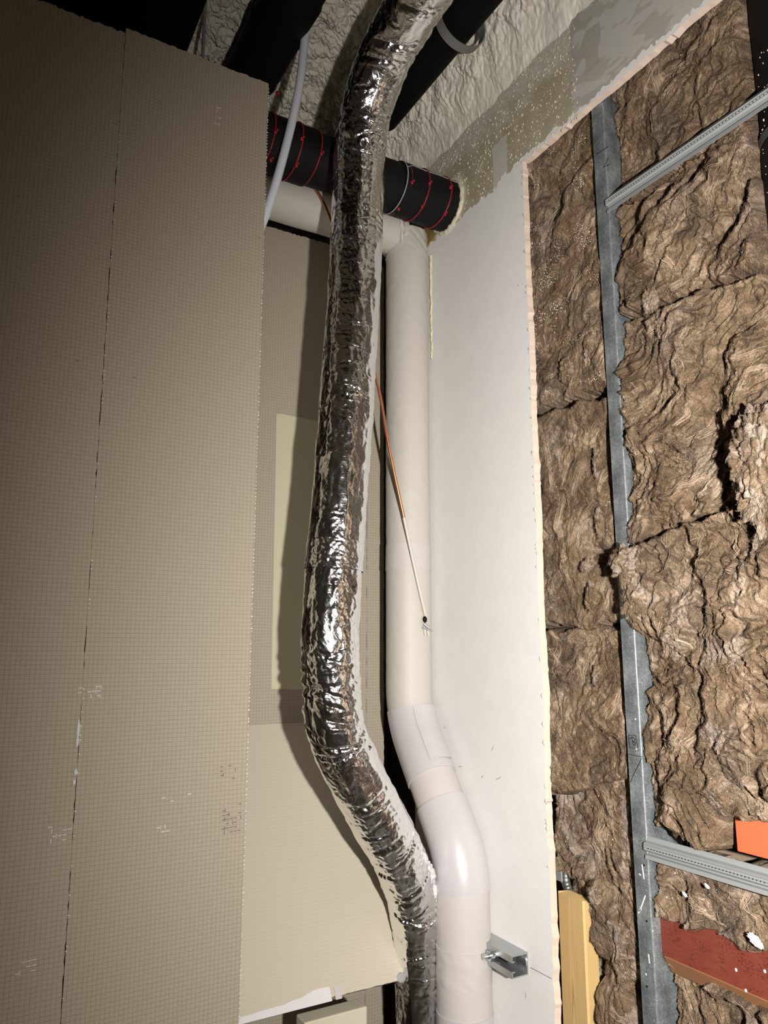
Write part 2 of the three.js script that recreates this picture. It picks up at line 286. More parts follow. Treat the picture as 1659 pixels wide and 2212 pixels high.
// ceiling: sprayed foam, lumpy, with a rounded fillet down to the drywall
{
  const xs = [], zs = [];
  for (let x = -2.55; x < 0.25; x += 0.14) xs.push(x); for (let x = 0.25; x < 1.055; x += 0.0026) xs.push(x); xs.push(1.06);
  for (let z = -2.45; z < -2.0; z += 0.06) zs.push(z); for (let z = -2.0; z < -0.74; z += 0.0028) zs.push(z); for (let z = -0.74; z < 2.56; z += 0.12) zs.push(z);
  const pos = [], uv = [], idx = [], nx = xs.length, nz = zs.length;
  for (const z of zs) for (const x of xs) {
    const s = clamp((x - 0.80) / 0.245), cove = 0.215 * s * s * (0.6 + 0.4 * s), wx = x + cove * 0.8 + 0.012 * n2(x * 22, z * 22, 30), wz = z + 0.012 * n2(x * 22, z * 22, 31);
    const puff = (v) => 1 - (1 - Math.min(1, Math.abs(v) * 1.25)) ** 2, b1 = puff(n2(wx * 30, wz * 46, 32)), b2 = puff(n2(wx * 64, wz * 92, 33)), b3 = n2(wx * 11, wz * 14, 34), b4 = n2(wx * 190, wz * 190, 35);
    const calm = 1 - 0.75 * sstep(0.95, 1.035, x);
    const lump = (0.0100 * b1 + 0.0064 * b2 + 0.014 * b3 + 0.0005 * b4) * calm;
    pos.push(x - lump * 0.5 * s, 3.045 - cove - lump, z); uv.push(x, z);
  }
  for (let j = 0; j < nz - 1; j++) for (let i = 0; i < nx - 1; i++) { const a = j * nx + i, b = a + 1, c = a + nx, d = c + 1; idx.push(a, b, c, b, d, c); }
  const g = new THREE.BufferGeometry(); g.setAttribute('position', new THREE.Float32BufferAttribute(pos, 3)); g.setAttribute('uv', new THREE.Float32BufferAttribute(uv, 2)); g.setIndex(idx); g.computeVertexNormals();
  const ceil = structure('ceiling', 'lumpy cream spray foam ceiling', 'ceiling');
  const tint = dataTexture(512, 512, (x, y) => { const a = tile(x / 512, y / 512, 5, 21), b = tile(x / 512, y / 512, 30, 22); return [0.845, 0.825, 0.765].map((v, i) => v * (1 + 0.045 * a + 0.03 * b) * (i === 2 ? 1 - 0.04 * a : 1)); }, true);
  part('spray_foam', g, solid({ map: metric(tint, 0.5), roughness: 0.7 }), ceil);
  part('deck', boxAt(-2.6, 1.4, 3.2, 3.3, -2.5, 2.6), M.roomWall, ceil);
}

// ---------------------------------------------------------------- shaft of cement boards
const FRONT_Z = -1.38, REAR_Z = -1.75;
function boardGeometry(shape, thick, z) {    // an outline in (x, y), its face at z, thickness behind; face and edges are two groups
  const g = new THREE.ExtrudeGeometry(shape, { depth: thick, bevelEnabled: false }); g.translate(0, 0, z - thick); return g;
}
function jaggedBoard(x0, x1, y0, y1, seed, wob = 0.0012) {
  const r = rng(seed), s = new THREE.Shape(), e = (k) => (r() - 0.5) * 2 * wob * k;
  s.moveTo(x0, y0); s.lineTo(x1, y0);
  for (let y = y0 + 0.02; y < y1 - 0.01; y += 0.012) s.lineTo(x1 + e(0.8), y);
  s.lineTo(x1, y1);
  for (let x = x1 - 0.008; x > x0 + 0.004; x -= 0.006) s.lineTo(x, y1 + e(1.6));
  s.lineTo(x0, y1);
  for (let y = y1 - 0.02; y > y0 + 0.01; y -= 0.012) s.lineTo(x0 + e(0.5), y);
  return s;
}
{
  const shaft = structure('wall_shaft', 'mesh-faced tan cement boards closing the front of the shaft', 'wall');
  const seamTop = 0.186, seamBot = 0.196, edge = 0.490, T = 0.0127;
  // the seam leans a little, so each board's joint edge follows it
  const lean = (g, x) => { const p = g.attributes.position; for (let i = 0; i < p.count; i++) if (Math.abs(p.getX(i) - x) < 0.004) p.setX(i, p.getX(i) + lerp(seamBot, seamTop, clamp((p.getY(i) - 0.9) / 1.8)) - 0.191); return g; };
  const bR = new THREE.Mesh(lean(boardGeometry(jaggedBoard(0.1912, edge, 0, 2.728, 21), T, FRONT_Z), 0.1912), [M.board, M.boardEdge]); bR.name = 'cement_board'; shaft.add(bR);
  const bL = new THREE.Mesh(lean(boardGeometry(jaggedBoard(-1.0, 0.1907, 0, 2.716, 22, 0.0018), T, FRONT_Z - 0.0006), 0.1907), [M.board, M.boardEdge]); bL.name = 'cement_board_001'; shaft.add(bL);
  const r = rng(31), ends = [], thread = [];
  for (let y = 0.8; y < 2.72; y += 0.0076) {
    if (r() < 0.9) { const s = 0.0006 + r() * 0.0010, L = 0.0010 + r() * 0.0022; ends.push(new THREE.BoxGeometry(L, s * 1.6, s * 1.4).rotateZ((r() - 0.5) * 0.8).translate(edge + 0.0006, y + (r() - 0.5) * 0.003, FRONT_Z - 0.0006)); }
    const sx = lerp(seamBot, seamTop, clamp((y - 0.9) / 1.8));
    if (r() < 0.5) { const s = 0.0004 + r() * 0.0007; thread.push(new THREE.BoxGeometry(s * 2.4, s * 1.6, s).translate(sx + 0.001 + r() * 0.001, y, FRONT_Z - 0.0004)); }
  }
  part('frayed_mesh', join(ends), M.glassThread, shaft, 'white glass threads fraying along the board edge', 'stuff');
  part('seam_threads', join(thread), M.glassThread, shaft, 'white glass threads along the joint', 'stuff');
  // hardened drips in the joint
  const drips = [];
  for (const [px, py, h] of [[169, 1575, 0.034], [163, 1668, 0.012], [160, 1690, 0.010], [167, 1602, 0.02]]) { const v = onZ(px, py, FRONT_Z); drips.push(new THREE.SphereGeometry(1, 12, 8).scale(0.0028, h / 2, 0.0022).translate(v.x, v.y, FRONT_Z)); }
  part('joint_compound', join(drips), M.gypsumWhite, shaft, 'white drips of compound in the joint');
  // scuffs that caught only the raised threads of the mesh
  const mark = (px, py, w, h, seed, keep) => { const c = onZ(px, py, FRONT_Z), q = rng(seed), out = []; for (let a = -w / 2; a < w / 2; a += 0.0076) for (let b = -h / 2; b < h / 2; b += 0.0076) { if (q() < keep) out.push(new THREE.BoxGeometry(0.0066, 0.0012, 0.0005).translate(c.x + a, c.y + b + a * 0.05, FRONT_Z)); if (q() < keep * 0.35) out.push(new THREE.BoxGeometry(0.0012, 0.006, 0.0005).translate(c.x + a + 0.003, c.y + b, FRONT_Z)); } return out; };
  part('scuff_mark', join([...mark(502, 1765, 0.034, 0.05, 3, 0.55), ...mark(496, 1665, 0.03, 0.028, 4, 0.35)]), solid({ color: rgb(0.16, 0.12, 0.09) }), shaft, 'dark brown scuff on the raised mesh');
  part('scuff_mark', join([...mark(196, 1491, 0.034, 0.02, 5, 0.6), ...mark(132, 1790, 0.034, 0.036, 6, 0.30), ...mark(57, 2088, 0.024, 0.016, 7, 0.4), ...mark(472, 245, 0.012, 0.05, 8, 0.25), ...mark(390, 1720, 0.06, 0.012, 9, 0.18), ...mark(352, 1790, 0.03, 0.01, 10, 0.4)]), M.glassThread, shaft, 'pale scuff on the raised mesh');
  const chips = []; for (const [px, py] of [[168, 779], [291, 816], [560, 515]]) { const v = onZ(px, py, FRONT_Z); chips.push(new THREE.IcosahedronGeometry(0.0035, 1).scale(1, 0.6, 0.5).translate(v.x, v.y, FRONT_Z)); }
  part('screw_chip', join(chips), M.boardEdge, shaft, 'small chipped lump on the board face');
  shade(shaft);
}
{
  const back = structure('wall_back', 'recessed rear cement board behind the foil duct', 'wall');
  const main = new THREE.Mesh(boardGeometry(jaggedBoard(0.3, 0.9405, 0, 2.622, 41), 0.0127, REAR_Z), [M.board, M.boardEdge]); main.name = 'cement_board'; back.add(main);
  const strip = new THREE.Mesh(boardGeometry(jaggedBoard(0.9425, 0.994, 0, 2.60, 42), 0.0127, REAR_Z - 0.001), [M.board, M.boardEdge]); strip.name = 'board_strip'; back.add(strip);
  const st = []; for (let y = 0.6; y < 2.58; y += 0.05) st.push(V(0.9415 + 0.0004 * n2(y * 9, 2), y, REAR_Z + 0.0008)); part('joint_thread', sweep(st, 0.0009, 6), solid({ color: rgb(0.34, 0.38, 0.40) }), back, 'thin grey thread along the joint');
  // smooth paper panel printed with the maker's word
  const a = onZ(600, 893, REAR_Z), b = onZ(586, 1488, REAR_Z);
  const s = new THREE.Shape(); s.moveTo(b.x, b.y); s.lineTo(0.905, b.y - 0.012); s.lineTo(0.905, a.y - 0.008); s.lineTo(a.x + 0.006, a.y); s.lineTo(a.x - 0.004, a.y - 0.003); s.lineTo(b.x, b.y);
  const panel = part('paper_panel', new THREE.ExtrudeGeometry(s, { depth: 0.0008, bevelEnabled: false }).translate(0, 0, REAR_Z), M.patch, back, 'smooth cream panel on the rear board');
  const font = await new FontLoader().loadAsync('fonts/droid/droid_sans_bold.typeface.json');
  const tg = new TextGeometry('PRO MAX', { font, size: 0.0092, depth: 0.0003, curveSegments: 3 }); tg.rotateZ(Math.PI / 2);
  const c = onZ(662, 1216, REAR_Z); tg.translate(c.x + 0.0085, c.y, REAR_Z + 0.0008);
  part('printed_word', tg, M.ink, panel, 'small black printed word running upwards');
  shade(back);
}
// the sloping board: leans from the rear board out to a broken lower lip
{
  const g0 = V(0.88, 1.318, REAR_Z + 0.001), g1 = V(0.88, 0.816, -1.462), L = g0.distanceTo(g1), ang = Math.atan2(g1.z - g0.z, g0.y - g1.y);
  const slope = thing('sloping_board', 'cream ribbed board sloping out beneath the foil duct, its lower lip broken', 'board', [0.88, 0.816, -1.462]);
  const r = rng(61), s = new THREE.Shape(); s.moveTo(0.42, 0);
  for (let x = 0.44; x < 0.86; x += 0.009) s.lineTo(x, (r() - 0.5) * 0.002);
  s.lineTo(0.872, -0.001); s.lineTo(0.88, 0.008);
  for (let y = 0.02; y < L; y += 0.01) s.lineTo(0.88 + (r() - 0.5) * 0.0022, y);
  s.lineTo(0.88, L); s.lineTo(0.42, L);
  const T = 0.015, g = new THREE.ExtrudeGeometry(s, { depth: T, bevelEnabled: false }); g.translate(0, 0, -T);
  const toWorld = (gg) => gg.rotateX(-ang).translate(0, g1.y, g1.z);
  const m = part('board', toWorld(g), M.boardRibbed, slope); m.material = [M.boardRibbed, M.boardEdge];
  // facing torn away: white core along the lip
  const onSlope = (px, py) => { const d = ray(px, py), nrm = V(0, Math.sin(ang), Math.cos(ang)), t = nrm.dot(g1.clone().sub(EYE)) / nrm.dot(d), v = EYE.clone().addScaledVector(d, t); return [v.x, (g1.y - v.y) / -Math.cos(ang)]; };
  const outline = [[541, 2192], [556, 2186], [575, 2181], [598, 2174], [613, 2171], [628, 2163], [650, 2156], [662, 2148], [676, 2140], [693, 2135], [711, 2132], [719, 2172]].map(([x, y]) => onSlope(x, y));
  const ts = new THREE.Shape(); outline.forEach(([x, y], i) => i ? ts.lineTo(x, Math.max(y, -0.004)) : ts.moveTo(x, Math.max(-0.004, y))); ts.lineTo(outline[outline.length - 1][0], -0.006); ts.lineTo(outline[0][0] - 0.03, -0.006); ts.lineTo(outline[0][0] - 0.02, outline[0][1]);
  part('exposed_core', toWorld(new THREE.ExtrudeGeometry(ts, { depth: 0.0012, bevelEnabled: false })), M.gypsumWhite, slope, 'white core showing where the facing tore off');
  const [tx, ty] = onSlope(726, 2131), [tx2] = onSlope(738, 2131);
  part('clear_tape', toWorld(boxAt(tx - 0.006, tx2 - 0.004, -0.006, ty, 0, 0.0016)), new THREE.MeshPhysicalMaterial({ color: rgb(0.55, 0.52, 0.52), roughness: 0.25 }), slope, 'strip of clear tape at the lip');
  part('torn_flap', toWorld(new THREE.SphereGeometry(1, 14, 10).scale(0.011, 0.010, 0.004).translate(0.873, 0.004, -0.001)), M.tapeGrey, slope, 'torn grey flap at the corner');
  shade(slope);
  const batten = thing('wood_batten', 'short cream batten under the lip of the sloping board', 'batten', [0.70, 0.74, -1.47]);
  part('batten', boxAt(0.66, 0.80, 0.722, 0.775, -1.52, -1.478, 0.003), solid({ color: rgb(0.62, 0.58, 0.44) }), batten);
}

// ---------------------------------------------------------------- white insulated pipe
{
  const X = 0.9795, R = 0.0565, pipe = thing('white_insulated_pipe', 'white jacketed pipe running down the drywall with an offset bend', 'pipe', [X, 0, -1.387]);
  const path = runPath([V(X, 2.62, -1.6), V(X, 1.338, -1.6), V(X, 1.052, -1.387), V(X, 0, -1.387)], [0, 0.22, 0.20, 0], 0.004);
  const sOf = (y) => { let s = 0; for (let i = 1; i < path.length; i++) { s += path[i].distanceTo(path[i - 1]); if (path[i].y < y) return s; } return s; };
  const seg = (name, y0, y1, r, mat, label, ruck = 0, seed = 1) => part(name, sweep(between(path, sOf(y0) - 0.002, sOf(y1) + 0.002), (s, t, i, total) => r + ruck * (0.6 * n2(t * 1.5 + seed, s * 16, seed) + 0.5 * n2(Math.cos(t) * 2, Math.sin(t) * 2 + s * 40, seed + 2)) , 64), mat, pipe, label);
  seg('jacket', 2.62, 2.545, R + 0.0012, M.canvas, null, 0.0022, 3);
  seg('jacket', 2.56, 1.745, R, M.canvas, null, 0.0007, 5);
  seg('joint_band', 1.758, 1.692, R + 0.0012, M.canvasPale, 'paper band round the joint', 0.0006, 7);
  seg('jacket', 1.695, 1.352, R + 0.0003, M.canvas, 'matt cream jacket', 0.0003, 9);
  seg('elbow_cover', 1.354, 1.205, R + 0.0022, M.pvc, 'glossy white upper elbow cover');
  seg('collar', 1.21, 1.13, R - 0.001, M.canvasPale, 'grey-white collar between the elbow covers', 0.0003, 11);
  seg('elbow_cover', 1.155, 0.999, R + 0.0026, M.pvc, 'glossy white lower elbow cover');
  seg('jacket', 1.003, 0.885, R + 0.0004, M.canvasPale, null, 0.0002, 13);
  seg('jacket', 0.889, 0.823, R + 0.0018, M.canvasPale, 'loose white wrap with a drip at the edge', 0.0011, 15);
  seg('jacket', 0.827, 0.762, R + 0.0010, M.canvasPale, null, 0.0004, 17);
  seg('jacket', 0.766, 0.0, R + 0.0026, M.pvc, 'glossy white lower jacket');
  // overlap flap and tacks on the upper elbow
  const flapPath = between(path, sOf(1.350), sOf(1.222));
  const flap = [], idx = [], uvs = []; const arc = 20;
  flapPath.forEach((p, i) => { const t = path.length; const a = flapPath[Math.min(i + 1, flapPath.length - 1)].clone().sub(flapPath[Math.max(0, i - 1)]).normalize(), sx = V(1, 0, 0), sy = new THREE.Vector3().crossVectors(sx, a).normalize(); for (let k = 0; k <= arc; k++) { const th = lerp(-2.02, -0.85, k / arc); const d = sx.clone().multiplyScalar(Math.cos(th)).addScaledVector(sy, -Math.sin(th) * -1).normalize(); const q = p.clone().addScaledVector(d, R + 0.0052); flap.push(q.x, q.y, q.z); uvs.push(k * 0.004, i * 0.004); } });
  for (let i = 0; i < flapPath.length - 1; i++) for (let k = 0; k < arc; k++) { const a = i * (arc + 1) + k; idx.push(a, a + 1, a + arc + 1, a + 1, a + arc + 2, a + arc + 1); }
  const fg = new THREE.BufferGeometry(); fg.setAttribute('position', new THREE.Float32BufferAttribute(flap, 3)); fg.setAttribute('uv', new THREE.Float32BufferAttribute(uvs, 2)); fg.setIndex(idx); fg.computeVertexNormals();
  part('overlap_flap', fg, Object.assign(M.pvc.clone(), { side: THREE.DoubleSide }), pipe, 'lapped seam of the elbow cover');
  const tacks = []; for (const [px, py] of [[894, 1545], [907, 1629]]) { const v = onCylinder(px, py, X, px < 900 ? -1.592 : -1.568, R + 0.003); tacks.push(new THREE.SphereGeometry(0.0035, 14, 8).scale(1, 1, 1).translate(v.x, v.y, v.z)); }
  for (const t of tacks) part('tack', t, M.pvc, pipe, 'white tack holding the seam');

  const hp = thing('white_branch_pipe', 'cream jacketed pipe running level beneath the black sleeve', 'pipe', [0.7, 2.612, -1.6]);
  const hpath = resample([V(0.2, 2.612, -1.6), V(0.955, 2.612, -1.6)], 0.006);
  part('jacket', sweep(hpath, (s, t) => 0.0565 + 0.0006 * n2(s * 12, t * 2, 14), 56), M.canvas, hp);
  const collar = []; for (let i = 0; i <= 90; i++) { const a = i / 90 * 6.28318; collar.push(V(0.985 - 0.056 + 0.038 * Math.abs(Math.cos(a)) * 0.4, 2.612 + Math.cos(a) * 0.057, -1.6 + Math.sin(a) * 0.057)); }
  part('puckered_collar', sweep(collar, (s, t) => 0.006 + 0.0032 * n2(s * 60, t * 1.3, 15), 12, false), M.canvasPale, hp, 'puckered white tape at the tee');
}
// ---------------------------------------------------------------- black sleeve with red ties
{
  const y0 = 2.662, z0 = -1.485, R = 0.0635, sl = thing('black_insulation_sleeve', 'level black foam pipe sleeve bound with knotted red ties, entering the drywall', 'pipe', [0.8, y0, z0]);
  const run = (a, b) => resample([V(a, y0, z0), V(b, y0, z0)], 0.006);
  part('sleeve', sweep(run(0.2, 0.905), (s, t) => R - 0.0015 + 0.0008 * n2(s * 9, t, 2), 56), M.black, sl);
  part('end_cover', sweep(run(0.872, 1.039), (s, t) => R + 0.0025 + 0.0006 * n2(s * 9, t, 3), 56), M.black, sl, 'thicker black end cover against the wall');
  part('wrap', sweep(run(0.40, 0.632), (s, t) => R + 0.0022 + 0.0006 * n2(s * 9, t, 5), 56), M.black, sl, 'second black wrap near the shaft board');
  const ringAt = (x, r, w, lean) => { const pts = []; for (let i = 0; i <= 72; i++) { const a = i / 72 * 6.28318; pts.push(V(x + lean * Math.cos(a - 1), y0 + Math.cos(a) * r, z0 + Math.sin(a) * r)); } return sweep(pts, w, 8, false); };
  const hit = (px, py) => { const d = ray(px, py), a = d.y * d.y + d.z * d.z, oy = EYE.y - y0, oz = EYE.z - z0, b = d.y * oy + d.z * oz, c = oy * oy + oz * oz - (R + 0.004) ** 2; return EYE.clone().addScaledVector(d, (-b - Math.sqrt(Math.max(0, b * b - a * c))) / a); };
  const ties = [[586, 310, [[595, 285], [585, 345]]], [646, 330, [[652, 300], [640, 357]]], [688, 345, [[694, 332]]], [884, 410, [[890, 394], [861, 451]]], [922, 420, [[928, 396], [912, 446]]], [970, 432, [[973, 405], [961, 462]]]];
  for (const [px, py, knots] of ties) {
    const x = hit(px, py).x, tie = part('red_tie', ringAt(x, R + (px > 900 || px < 670 ? 0.0036 : 0.0005), 0.0019, 0.006), M.red, sl, 'knotted red tie');
    for (const [kx, ky] of knots) { const v = hit(kx, ky); part('knot', mergeGeometries([new THREE.IcosahedronGeometry(0.0044, 1).scale(1, 1.3, 1).translate(v.x, v.y, v.z), new THREE.IcosahedronGeometry(0.003, 1).translate(v.x + 0.004, v.y + 0.005, v.z + 0.002)]), M.red, tie); }
  }
  part('lap_edge', ringAt(0.872, R + 0.0022, 0.0016, 0.004), M.tapeGrey, sl, 'grey cut edge of the end cover');
  const slit = []; for (let i = 0; i <= 24; i++) { const x = lerp(0.878, 1.038, i / 24), a = 0.62 + (i < 3 ? (3 - i) * -0.08 : 0) + 0.03 * Math.sin(i * 0.5); slit.push(V(x, y0 + Math.sin(a) * (R + 0.0028), z0 + Math.cos(a) * (R + 0.0028))); }
  part('slit_edge', sweep(slit, 0.0013, 6), M.tapeGrey, sl, 'grey slit along the end cover');
}
// ---------------------------------------------------------------- foil duct
{
  const duct = thing('foil_duct', 'crinkled silver foil insulated duct bending down past the white pipe', 'duct', [0.94, 0, -1.495]);
  const ctr = [V(0.70, 2.80, -0.55), V(0.70, 2.80, -0.92), V(0.701, 2.797, -1.10), V(0.700, 2.772, -1.22), V(0.697, 2.70, -1.305), V(0.698, 2.60, -1.342), V(0.700, 2.50, -1.352), V(0.693, 2.30, -1.352), V(0.678, 2.04, -1.352), V(0.664, 1.83, -1.352), V(0.650, 1.64, -1.352), V(0.644, 1.50, -1.352), V(0.650, 1.42, -1.354)];
  const low = [[722, 1560, 1.358], [742, 1620, 1.364], [776, 1690, 1.375], [818, 1770, 1.393], [856, 1840, 1.415], [883, 1910, 1.44], [897, 1970, 1.462], [904, 2040, 1.48], [908, 2120, 1.49], [910, 2212, 1.495]].map(([x, y, z]) => onZ(x, y, -z));
  const path = smoothPath([...ctr, ...low, V(0.937, 0.4, -1.50), V(0.937, 0.0, -1.50)], 0.0016);
  const S = [0]; for (let i = 1; i < path.length; i++) S.push(S[i - 1] + path[i].distanceTo(path[i - 1]));
  const sides = 210, R0 = 0.0575, rows = path.length, H = new Float32Array(rows * sides), r = rng(404);
  const bendAt = (y) => path.findIndex((p, i) => p.y < y && i > 100);
  const sBend = S[bendAt(1.40)], sTop = S[path.findIndex((p) => p.y < 2.74 && p.z < -1.2)];
  // creases: lens-shaped pinches across the sleeve, more of them where it bends
  function crease(s0, t0, halfArc, width, depth, slant) {
    const i0 = S.findIndex((s) => s > s0 - width * 3 - Math.abs(slant) * halfArc), i1 = S.findIndex((s) => s > s0 + width * 3 + Math.abs(slant) * halfArc);
    if (i0 < 0) return;
    for (let i = i0; i < (i1 < 0 ? rows : i1); i++) for (let j = 0; j < sides; j++) {
      let dt = j / sides * 6.28318 - t0; dt = Math.atan2(Math.sin(dt), Math.cos(dt)); if (Math.abs(dt) > halfArc) continue;
      const e = 1 - (dt / halfArc) ** 2, ds = (S[i] - s0 - slant * dt - 0.0018 * n2(dt * 6, s0 * 50, 3)) / width, prof = Math.abs(ds) < 1 ? (1 - Math.abs(ds)) : 0, lip = ds > 1 && ds < 2.6 ? 0.35 * (1 - Math.abs(ds - 1.8) / 0.8) : 0;
      H[i * sides + j] += depth * e * (-prof + lip);
    }
  }
  for (let k = 0; k < 330; k++) crease(r() * S[rows - 1] * 0.86, r() * 6.283, 0.25 + r() * 1.0, 0.0022 + r() * 0.004, 0.0006 + 0.0016 * r() * r(), (r() - 0.5) * 0.022);
  for (let k = 0; k < 60; k++) crease(sBend + (r() - 0.5) * 0.22, r() * 6.283, 0.35 + r() * 0.8, 0.004 + r() * 0.006, 0.0012 + 0.003 * r(), (r() - 0.5) * 0.05);
  for (let k = 0; k < 70; k++) crease(sBend + 0.15 + r() * 0.5, r() * 6.283, 0.4 + r() * 0.7, 0.003 + r() * 0.006, 0.001 + 0.0028 * r(), (r() - 0.5) * 0.05);
  for (let k = 0; k < 46; k++) crease(sTop - 0.1 + (r() - 0.5) * 0.55, r() * 6.283, 0.3 + r() * 0.8, 0.005 + r() * 0.008, 0.0015 + 0.0035 * r(), (r() - 0.5) * 0.07);
  const heights = (i, j) => {
    const a = j / sides * 6.28318, s = S[i], cx = Math.cos(a), sx = Math.sin(a);
    const big = 0.0016 * N3(cx * 1.4, sx * 1.4 + 3, s * 9) + 0.0009 * N3(cx * 3, sx * 3, s * 24);
    const f1 = N3(cx * 3.2, sx * 3.2, s * 46), f2 = N3(cx * 6 + 5, sx * 6, s * 120);
    const crin = 0.00045 * (1 - 2 * Math.abs(f1)) + 0.00012 * (1 - 2 * Math.abs(f2));
    const rough = 0.45 + 0.8 * sstep(-0.2, 0.5, N3(cx * 1.2 + 9, sx * 1.2, s * 5));
    return big + crin * rough;
  };
  const hb = [S[path.findIndex((p, i) => i > 100 && p.y < 1.712)], S[path.findIndex((p, i) => i > 100 && p.y < 1.655)]];
  const radius = (s, a, i) => { const j = Math.round(a / 6.28318 * sides) % sides, y = path[i].y; const swell = y < 1.2 ? -0.004 * sstep(1.2, 0.9, y) : 0; return R0 + swell + heights(i, j) + H[i * sides + j]; };
  const g = sweep(path, radius, sides, true, V(0, 1, 0));
  // scrim: a net of threads showing through the foil
  const scrim = dataTexture(512, 512, (x, y) => {
    const u = x / 512, v = y / 512, line = (c, w) => { const d = Math.abs(c - Math.round(c)); return sstep(w, 0, d); };
    const h = Math.max(line(v * 8, 0.055), line((u * 6 + v * 4), 0.06), line((u * 6 - v * 4), 0.06));
    return [0.4 + 0.45 * h + 0.06 * tile(u, v, 14, 3)];
  });
  M.foil = new THREE.MeshStandardMaterial({ color: rgb(0.86, 0.855, 0.85), metalness: 1, roughness: 0.17, bumpMap: metric(scrim, 0.088), bumpScale: 0.00016 });
  part('foil_sleeve', g, M.foil, duct);
  const bandPath = between(path, hb[0], hb[1]), b0 = path.indexOf(bandPath[0]);
  part('foil_tape', sweep(bandPath, (s, a, i) => R0 + 0.0014 + heights(b0 + i, Math.round(a / 6.28318 * sides) % sides) * 0.8 + 0.0008 * n2(s * 120, a * 5, 6) + H[(b0 + i) * sides + Math.round(a / 6.28318 * sides) % sides] * 0.6, sides, false, V(0, 1, 0)), Object.assign(M.foil.clone(), { roughness: 0.2 }), duct, 'wrinkled foil tape round a joint');
  // glass wool pushing out of the open seam low down
  const wool = [], rw = rng(88);
  for (let i = 0; i < path.length; i++) { const p = path[i]; if (p.y > 1.10 || p.y < 0.62 || i % 5) continue; const q = p.clone().add(V(0.038 + (rw() - 0.5) * 0.008, 0, 0.034 + (rw() - 0.5) * 0.01)), sz = 0.004 + rw() * 0.007; const b = new THREE.IcosahedronGeometry(1, 2), bp = b.attributes.position; for (let k = 0; k < bp.count; k++) { const f = 1 + 0.3 * N3(bp.getX(k) * 2 + i, bp.getY(k) * 2, bp.getZ(k) * 2); bp.setXYZ(k, bp.getX(k) * f * sz, bp.getY(k) * f * sz * 1.5, bp.getZ(k) * f * sz); } b.computeVertexNormals(); wool.push(b.translate(q.x, q.y, q.z)); }
  part('glass_wool', join(wool), M.fluff, duct, 'white glass wool showing along the open seam', 'stuff');
}
// ---------------------------------------------------------------- pipes under the ceiling
{
  const pr = thing('black_ceiling_pipe', 'bare black pipe under the foam ceiling beside the foil duct', 'pipe', [0.865, 2.92, -1.2]);
  part('pipe', sweep(resample([V(0.862, 2.905, -0.4), V(0.862, 2.905, -1.53)], 0.01), 0.050, 48), M.blackMatte, pr);
  const ring = thing('pipe_hanger_ring', 'loose grey hanger ring round the black ceiling pipe', 'hanger', [0.862, 2.89, -1.18]);
  const band = []; for (let i = 0; i <= 80; i++) { const a = i / 80 * 6.28318; band.push([Math.cos(a) * 0.064, Math.sin(a) * 0.066]); }
  const rs = new THREE.Shape(band.map(([a, b]) => new THREE.Vector2(a, b))), hole = new THREE.Path(band.map(([a, b]) => new THREE.Vector2(a * 0.955, b * 0.955)).reverse()); rs.holes.push(hole);
  part('band', new THREE.ExtrudeGeometry(rs, { depth: 0.022, bevelEnabled: false }).translate(0.868, 2.895, -1.19), solid({ color: rgb(0.21, 0.205, 0.20), metalness: 0.3, roughness: 0.6 }), ring);
  part('rod', sweep([V(0.868, 2.955, -1.18), V(0.868, 3.05, -1.18)], 0.005, 12), M.zincDull, ring);

  const ul = thing('black_wrapped_pipe', 'thick black wrapped pipe with lapped joints over the shaft board', 'pipe', [0.53, 2.945, -1.4]);
  part('sleeve', sweep(resample([V(0.528, 2.945, -0.3), V(0.528, 2.945, -1.75)], 0.01), (s, t) => 0.0655 + 0.001 * n2(s * 6, t, 9), 48), M.black, ul);
  for (const z of [-1.235, -1.335, -1.43]) part('lap_joint', sweep(resample([V(0.528, 2.945, z), V(0.528, 2.945, z - 0.05)], 0.01), (s) => 0.0685 - s * 0.04, 48), M.black, ul, 'lapped edge of the black wrap');
  const kp = onZ(600, 202, -1.56); part('knot', new THREE.IcosahedronGeometry(0.006, 1).translate(kp.x, kp.y, kp.z), M.red, ul);

  const beam = thing('steel_joist', 'dark steel joist above the shaft board', 'joist', [0.2, 2.87, -1.2]);
  part('bottom_flange', boxAt(-0.12, 0.345, 2.868, 2.885, -2.3, 0.6, 0.004), M.blackMatte, beam);
  part('web', boxAt(-0.10, 0.32, 2.885, 3.025, -2.3, 0.6), M.blackMatte, beam);

  const rod = thing('hanger_rod', 'thin threaded rod hanging beside the dark joist', 'rod', [0.41, 2.7, -1.56]);
  const a = onZ(441, 60, -1.56); part('rod', sweep([V(a.x, 2.78, -1.56), V(a.x, 3.06, -1.56)], 0.0042, 12), M.zincDull, rod);
  const wh = thing('white_cable', 'short white cable curling behind the shaft board corner', 'cable', [0.57, 2.8, -1.57]);
  part('cable', sweep(smoothPath([onZ(603, 178, -1.58), onZ(597, 196, -1.57), onZ(586, 208, -1.56), onZ(570, 216, -1.55), onZ(545, 222, -1.54)], 0.004), 0.0042, 12), solid({ color: rgb(0.6, 0.58, 0.55) }), wh);
}
